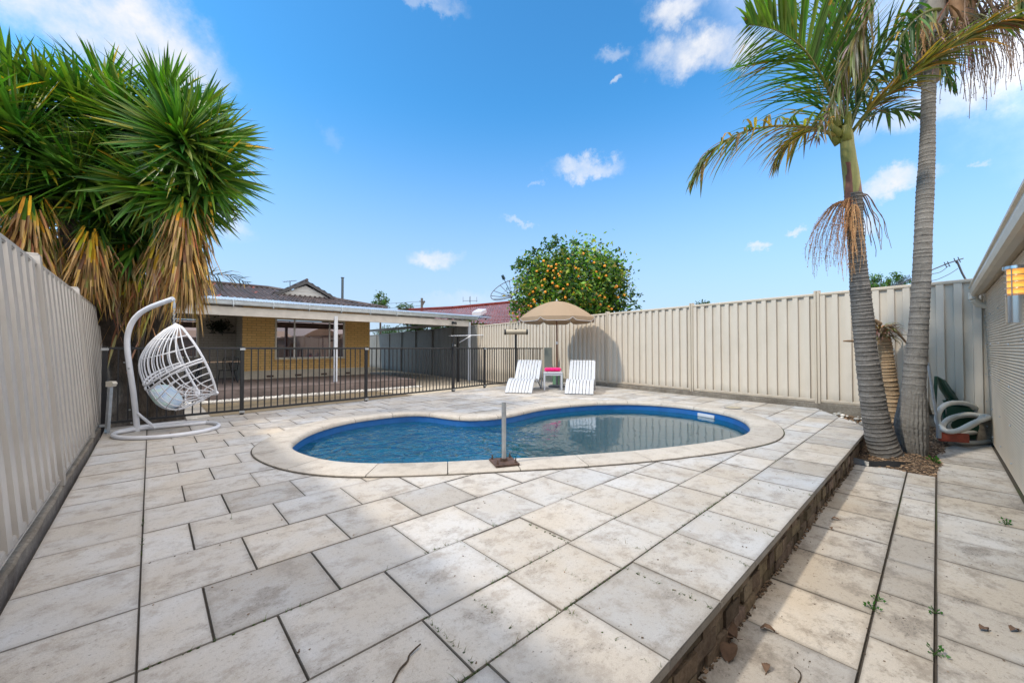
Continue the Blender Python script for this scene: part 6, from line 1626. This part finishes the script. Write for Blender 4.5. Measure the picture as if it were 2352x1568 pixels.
# ------------------------------------------------------------------ neighbours
def nb_mat():
    m = Mat('red_roof_tiles'); a = m.noise(5, 6, .7, m.vec((1, 1, 4))); b = m.noise(1.3, 5, .6)
    c = m.mix(m.ramp(a, [(.35, 0), (.65, 1)]), (.10, .012, .010), (.19, .035, .028)); c = m.mix(m.ramp(m.noise(9, 6, .8, m.vec((1, 1, 6))), [(.58, 0), (.66, .7)]), c, (.50, .42, .38)); c = m.mix(1, c, m.tone(), 'MULTIPLY'); m.col(c).set(rough=.85, spec=.2); return m.m
M['redtile'] = nb_mat()
E0, E1 = at(1073, 741, 21), at(1215, 747, 23); R0, R1 = at(1040, 708, 27), at(1230, 690, 30)
nbO = Vector((E0.x, E0.y, ZY)); nb = thing('red_roof_house', 'neighbouring house with weathered red tiled roof and red gutter beyond the side fence', 'house', nbO)
def tiled_quad(mb, a, b, c, d, rows_n, cols_n, O):   # a,b eave; d,c ridge
    for i in range(rows_n):
        for j in range(cols_n):
            def pt(u, v): return (a.lerp(b, u)).lerp(d.lerp(c, u), v)
            u0, u1 = j/cols_n, (j+1)/cols_n; v0, v1 = i/rows_n, (i+1)/rows_n; t = random.uniform(.75, 1.25); up = Vector((0, 0, .03))
            um_ = (u0+u1)/2; P0, P1, Pm = pt(u0, v0), pt(u1, v0), pt(um_, v0); Q0, Q1, Qm = pt(u0, v1), pt(u1, v1), pt(um_, v1)
            mb.poly([P0-O, Pm+up*1.6-O, Qm+up-O, Q0-O-up*.3], (t, t, t)); mb.poly([Pm+up*1.6-O, P1-O, Q1-O-up*.3, Qm+up-O], (t*.85,)*3)
mb = MB(); tiled_quad(mb, E0, E1, R1, R0, 16, 44, nbO)
L0, L1 = at(890, 724, 30), at(1073, 741, 21.0)
tiled_quad(mb, at(880, 730, 33), E0+Vector((0, 0, .0)), R0, at(915, 712, 36), 12, 44, nbO)
rf_ = mb.build('roof', M['redtile'], nb)
mb = MB(); mb.tube([R0-nbO+Vector((0, 0, .05)), R1-nbO+Vector((0, 0, .05))], .11, 6); mb.tube([R0-nbO+Vector((0, 0, .05)), at(915, 712, 36)-nbO], .11, 6); mb.build('ridge_capping', M['redtile'], rf_)
mb = MB(); dv_ = (E1-E0).normalized(); nn_ = Vector((dv_.y, -dv_.x, 0))*(-1 if (Vector((dv_.y, -dv_.x, 0))).dot(Fv) > 0 else 1)
nn_ = Vector((dv_.y, -dv_.x, 0)); nn_ = nn_ if nn_.dot(Fv) < 0 else -nn_
mb.loft([[p-nbO+nn_*a+Vector((0, 0, z)) for a, z in ((.0, -.22), (.12, -.22), (.15, .0), (.0, .0))] for p in (E0-dv_*.1, E1)], True); n = len(mb.v); mb.face(range(n-4, n)); mb.face(range(n-8, n-4)); mb.build('gutter', simple('dark_red_gutter', (.17, .022, .02), .4, 0, .15), nb)
mb = MB(); ia = -nn_*.55
mb.loft([[p-nbO+ia+Vector((0, 0, z)) for z in (-2.8, -.23)] for p in (E0+dv_*.1, E1)]); mb.loft([[p-nbO+Vector((0, 0, -.24)) for p in (q, q+ia)] for q in (E0, E1)]); mb.build('wall', M['render'], nb)
mb = MB(); q0, q1, q2, q3 = at(1308*.0+(960+1245/3.564)*.8279, (740+485/3.564)*.8279, 22.3), at((960+1335/3.564)*.8279, (740+480/3.564)*.8279, 22.8), at((960+1390/3.564)*.8279, (740+452/3.564)*.8279, 24.2), at((960+1305/3.564)*.8279, (740+450/3.564)*.8279, 24.0)
up = Vector((0, 0, .22)); mb.loft([[q-nbO for q in (q0, q1, q2, q3)], [q-nbO+up for q in (q0, q1, q2, q3)]], True); mb.face([4, 5, 6, 7]); mb.build('skylight', M['white_metal'], nb)
mb = MB(); a_ = at((960+1212/3.564)*.8279, (740+545/3.564)*.8279, 20.6); mb.loft([[Vector((a_.x, a_.y, z))-nbO+Rv*x+Fh*y for x, y in ((-.05, -.05), (.05, -.05), (.05, .05), (-.05, .05))] for z in (ZY, a_.z)], True); mb.build('porch_post', M['white_paint'], nb)

# mesh satellite dish
dc = at((960+1635/3.564)*.8279, (740+275/3.564)*.8279, 20.5); dO = Vector((dc.x, dc.y, ZY))
sdh = thing('satellite_dish', 'large open mesh satellite dish on a pole at the left edge of the orange tree', 'satellite dish', dO)
axd = (-Rv*.40+Z3*.78-Fh*.52).normalized(); ud = (Rv-axd*Rv.dot(axd)).normalized(); wd2 = axd.cross(ud); cc_ = dc-dO; RD = 1.02
def dpt(r, a): return cc_+(ud*math.cos(a)+wd2*math.sin(a))*r+axd*(.36*(r/RD)**2)
mb = MB(); mb.tube([dpt(RD, 2*PI*k/40) for k in range(41)], .022, 6, False); mb.tube([dpt(RD*.55, 2*PI*k/30) for k in range(31)], .007, 5, False)
for k in range(12): mb.tube([dpt(RD*t, 2*PI*k/12) for t in (0, .3, .6, 1)], .018, 5, False)
mb.build('dish_frame', M['dk'], sdh)
mb = MB(); f_ = cc_+axd*.95; mb.tube([cc_, f_], .018, 6); mb.tube([f_, f_+axd*.22], [.085, .07], 10); mb.build('feed', simple('dark_teal_feed', (.02, .05, .06), .5), sdh)
mb = MB(); mb.tube([Vector((0, 0, 0)), cc_], .045, 8); mb.sphere(tuple(cc_), .12, 8, 6); mb.build('pole', M['galv'], sdh)

# poles and aerials far away
pp_ = at((960+750/3.564)*.8279, (740+310/3.564)*.8279, 42); o = thing('power_pole', 'distant wooden power pole with wires between the two roofs', 'power pole', (pp_.x, pp_.y, ZY))
mb = MB(); mb.tube([(0, 0, 0), (0, 0, pp_.z-ZY)], .13, 8); mb.build('pole', M['bark_dark'], o)
mb = MB(); h = pp_.z-ZY; mb.tube([Vector((0, 0, h-.35))-Rv*.3, Vector((0, 0, h-.35))+Rv*.3], .05, 6); mb.tube([Vector((0, 0, h-.8)), Vector((0, 0, h-.3))+Rv*.3], .10, 8); mb.build('crossarm', M['bark_dark'], o)
mb = MB(); mb.tube([Vector((0, 0, h-.35)), Vector((0, 0, h-.6))-Rv*4, Vector((0, 0, h-.5))-Rv*9+Fv*4], .018, 4, False); mb.tube([Vector((0, 0, h-.8)), Vector((0, 0, h-1.1))-Rv*4], .018, 4, False); mb.build('wire', M['dk'], o)
p = at((960+1228/3.564)*.8279, (740+400/3.564)*.8279, 30)
o = thing('tv_antenna', 'thin rake shaped television antenna above the red roof ridge', 'antenna', (p.x, p.y, p.z-.3)); mb = MB(); mb.tube([(0, 0, 0), (0, 0, 1.15)], .02, 5); mb.build('mast', M['dk'], o)
mb = MB(); zz = .8; mb.tube([Vector((0, 0, zz))-Rv*.55, Vector((0, 0, zz))+Rv*.55], .016, 5)
for x in (-.55, -.05, .5): mb.tube([Vector((0, 0, zz-.12))+Rv*x, Vector((0, 0, zz+.30))+Rv*x], .014, 5)
mb.build('aerial', M['dk'], o)
# big aerial right, beyond the fence by the shed
zt = lambda x, y: ((2240+x/2.24)*.8279, (640+y/2.24)*.8279)
q0 = at(*zt(990, 335), 10.5); o = thing('tv_antenna', 'long cranked television aerial with many arms above the fence at the shed corner', 'antenna', (q0.x, q0.y, q0.z-.3)); O_ = o.location.copy()
A_ = lambda x, y, d=10.5: at(*zt(x, y), d)-O_
mb = MB(); mb.tube([Vector((0, 0, 0)), A_(995, 325), A_(960, 260), A_(928, 185)], .022, 6); mb.tube([A_(968, 172), A_(880, 200), A_(770, 245), A_(640, 300), A_(530, 350, 10.6)], .016, 6)
for (x, y) in ((880, 205), (860, 210), (920, 185), (945, 178)): mb.tube([A_(x-10, y-14, 10.4), A_(x+6, y+18, 10.7)], .010, 4)
mb.build('mast', M['dk'], o)
mb = MB()
for t in [i/15 for i in range(16)]:
    x, y = lerp(640, 525, t), lerp(295, 350, t); h_ = lerp(22, 12, t); mb.tube([A_(x-8, y-h_, 10.4), A_(x+6, y+h_*.8, 10.7)], .007, 4)
mb.build('aerial', simple('blue_grey_aerial', (.10, .16, .30), .4), o)
mb = MB(); mb.tube(smooth_path([A_(880, 215), A_(830, 255), A_(770, 270), A_(700, 290), A_(640, 330)], 5), .008, 4, False); mb.tube(smooth_path([A_(935, 235), A_(880, 270), A_(800, 305), A_(740, 310)], 5), .008, 4, False); mb.build('cable', M['dk'], o)

# ------------------------------------------------------------------ small things on the ground
zb = lambda x, y: ((950+x/2.08)*.8279, (1140+y/2.08)*.8279); zr = lambda x, y: ((1891+x/2.08)*.8279, (1140+y/2.08)*.8279)
M['twig'] = simple('brown_twig', (.06, .04, .025), .9)
o_ = onz(*zb(370, 1450)); mb = MB(); mb.tube(smooth_path([onz(*zb(x, y), .004+h)-o_ for x, y, h in ((290, 1568, 0), (330, 1490, .004), (375, 1440, .002), (390, 1400, .006), (450, 1342, .01))], 5), [.0035]*16+[.003]*5, 6); t = mb.build('twig', M['twig']); t.location = o_; tag(t, 'thin dark curved twig lying on a near slab', 'twig')
for nm, xy, z_, lab in (('hair_twig', ((650, 1475), (680, 1500), (688, 1530), (672, 1565)), ZL, 'fine curly twig on the lower path near the step'),):
    o_ = onz(*zr(*xy[0]), z_); mb = MB(); mb.tube(smooth_path([onz(*zr(*q), z_+.006)-o_ for q in xy], 6), .0022, 5); t = mb.build('twig', M['twig']); t.location = o_; tag(t, lab, 'twig')
M['deadleaf'] = simple('brown_dead_leaf', (.13, .075, .045), .8, 0, .3, 30)
def dead_leaf(px, py, z, L, rz, lab, group='dead leaves on the lower path'):
    o_ = onz(*zr(px, py), z+.006); mb = MB(); rows_ = []
    for i in range(7):
        t = i/6; w_ = L*.32*math.sin(PI*min(1, t*.95+.03))**.8; zc = L*.25*math.sin(PI*t)*random.uniform(.7, 1.3); rows_.append([((t-.5)*L, -w_, zc+L*.12), ((t-.5)*L+L*.02, 0, zc), ((t-.5)*L, w_, zc+L*.15*random.random())])
    mb.loft(rows_); mb.tube([(-L*.5, 0, .0), (-L*.75, L*.1, .003)], .0015, 4); t = mb.build('dead_leaf', M['deadleaf'], None, smooth='all'); t.location = o_; t.rotation_euler = (random.uniform(-.2, .2), random.uniform(-.2, .2), rz); tag(t, lab, 'leaf', group)
dead_leaf(275, 1275, ZL+.02, .10, 1.0, 'big curled dead leaf against the foot of the step, topmost of three'); dead_leaf(262, 1315, ZL+.01, .09, 2.4, 'curled dead leaf at the step foot, middle of three')
dead_leaf(275, 1400, ZL, .11, .2, 'large curled dead leaf near the step foot, lowest of three'); dead_leaf(498, 1265, ZL, .06, 1.8, 'flat tan leaf beside the slab joint nearest the bottom')
dead_leaf(487, 1482, ZL, .05, .3, 'small dark leaf on the slab at the bottom edge'); dead_leaf(888, 625, ZL, .05, 2.0, 'small dark leaf at the edge of the step shadow'); dead_leaf(860, 676, ZL, .035, .5, 'tiny dark crumpled leaf beside the shadow edge')
dead_leaf(1745, 1262, ZL, .05, 2.6, 'little brown leaf on the slab by the shed, left of two'); dead_leaf(1920, 1265, ZL, .05, 2.6, 'little brown leaf on the slab by the shed, right of two'); dead_leaf(515, 908, ZL, .05, 1.2, 'brown leaf in the gap at the middle of the step')
# weeds
def weed(px, py, zz, s, n, lab):
    o_ = onz(*px, zz) if hasattr(px, '__len__') else onz(px, py, zz); mb = MB()
    for k in range(n):
        a = random.uniform(0, 2*PI); el = random.uniform(.2, 1.2); L = s*random.uniform(.5, 1); d = Vector((math.cos(a)*math.cos(el), math.sin(a)*math.cos(el), math.sin(el))); tip = d*L
        mb.tube([(0, 0, 0), tip], .0012, 4, False, (.05, .12, .02)); b = d.orthogonal().normalized()*L*.22
        mb.poly([tip-d*L*.1, tip+b, tip+d*L*.4, tip-b], (.04, .14, .02))
    t = mb.build('weed', M['leaf']); t.location = o_; tag(t, lab, 'weed', 'weeds sprouting from the joints of the lower path')
weed(*zr(1105, 1145), ZL, .035, 14, 'small green weed in the left path joint'); weed(*zr(1465, 1165), ZL, .035, 10, 'weed in the right path joint beside the tan slab'); weed(*zr(1462, 1400), ZL, .04, 12, 'weed low in the right path joint near the bottom')
weed(*zr(1870, 655), ZL, .05, 16, 'pale green weed by the shed wall'); weed(*zr(1455, 300), ZL, .08, 26, 'leafy weed beside the black edging at the palm foot'); weed(*zr(1128, 1095), ZL, .035, 9, 'upper little weed in the left path joint')
# grass along the joints: nobody could count it
mb = MB(); cm = MB()
for (ax_, ay_, bx2, by2, n) in ((.84, 1.43, .84, 1.07, 40), (1.06, 1.43, 1.06, 1.08, 14), (.6, 1.08, 3.2, 1.085, 190), (1.3, 1.075, 1.3, .65, 30), (1.3, 1.44, 1.3, 1.87, 20), (1.76, 1.44, 1.76, 1.88, 25), (1.1, 1.43, 2.2, 1.43, 50), (1.1, 1.88, 1.9, 1.88, 40), (2.24, 1.43, 2.24, 1.88, 20), (1.765, .66, 1.765, 1.08, 30), (2.24, .66, 2.24, 1.08, 30), (2.7, .66, 2.7, 1.08, 30),
    (.40, 3.1, .40, 3.6, 8), (-.022, 2.9, -.022, 3.6, 22), (.0, 1.86, .9, 1.865, 24), (3.2, .66, 3.2, 1.08, 20), (3.66, .66, 3.66, 1.08, 20), (1.52, 1.08, 1.52, 1.43, 24), (1.98, 1.08, 1.98, 1.43, 18), (2.3, 1.43, 4.5, 1.43, 30), (2.2, 1.88, 3.4, 1.88, 20), (3.2, 1.085, 7.2, 1.085, 60)):
    for k in range(int(n*.8)):
        t = random.random(); t = t if random.random() < .5 else t**3; x, y = lerp(ax_, bx2, t)+random.gauss(0, .003), lerp(ay_, by2, t)+random.gauss(0, .003)
        for q in range(random.randint(1, 3)):
            a = random.uniform(0, 2*PI); col = random.choice([(.06, .13, .02), (.09, .14, .03), (.16, .13, .06), (.05, .09, .02)])
            blade(mb, Vector((x, y, -.004)), Vector((math.cos(a)*.7, math.sin(a)*.7, random.uniform(.4, 1.2))), random.uniform(.008, .03)*(2 if random.random() < .06 else 1), .0025, .8, col, 3)
        s_ = random.uniform(.002, .006); cm.sphere((x, y, -.003), s_, 5, 4, random.choice([(.04, .075, .012), (.06, .09, .02), (.03, .05, .012)]), (1.3, 1, .9))
tag(mb.build('grass', M['leaf']), 'sparse grass blades growing out of the patio slab joints', 'grass', kind='stuff')
tag(cm.build('moss', M['leaf']), 'green moss beads along the patio slab joints', 'moss', kind='stuff')
# scattered crumbs, seeds and grit
mb = MB()
for k in range(700):
    lower = random.random() < .6
    if lower: x, y, z = random.uniform(1.5, 8.5), random.uniform(-.45, .66), ZL
    else: x, y, z = random.uniform(.0, 6), random.uniform(.7, 3.0), 0
    if not lower and inside(outer, x, y): continue
    s_ = random.uniform(.0007, .0024); a = random.uniform(0, PI); t = random.choice([.4, .7, 1.2]); mb.box((-s_*1.8, -s_, 0), (s_*1.8, s_, s_), (t, t, t), Matrix.Translation((x, y, z+.002)) @ Matrix.Rotation(a, 4, 'Z'))
for k in range(700):
    y = .66+.03*random.random(); x = random.uniform(1.5, 6.2); s_ = random.uniform(.0015, .006); a = random.uniform(0, PI); t = random.choice([.3, .5, .9, 1.3]); mb.box((-s_*1.8, -s_, 0), (s_*1.8, s_, s_), (t, t, t), Matrix.Translation((x, y, ZL+.002)) @ Matrix.Rotation(a, 4, 'Z'))
tag(mb.build('grit', M['chips']), 'tiny dry crumbs and seeds scattered on the slabs and along the step foot', 'litter', kind='stuff')
sl = thing('skimmer_lid', 'round pale skimmer lid set in the paving at the right end of the pool', 'lid', onz(1684, 936, .006))
mb = MB(); mb.tube([(0, 0, 0), (0, 0, .008)], .15, 32); mb.build('rim', M['coping'], sl); mb = MB(); mb.tube([(0, 0, .0), (0, 0, .011)], .125, 32); mb.build('cover', simple('tan_lid', (.36, .31, .22), .7), sl)
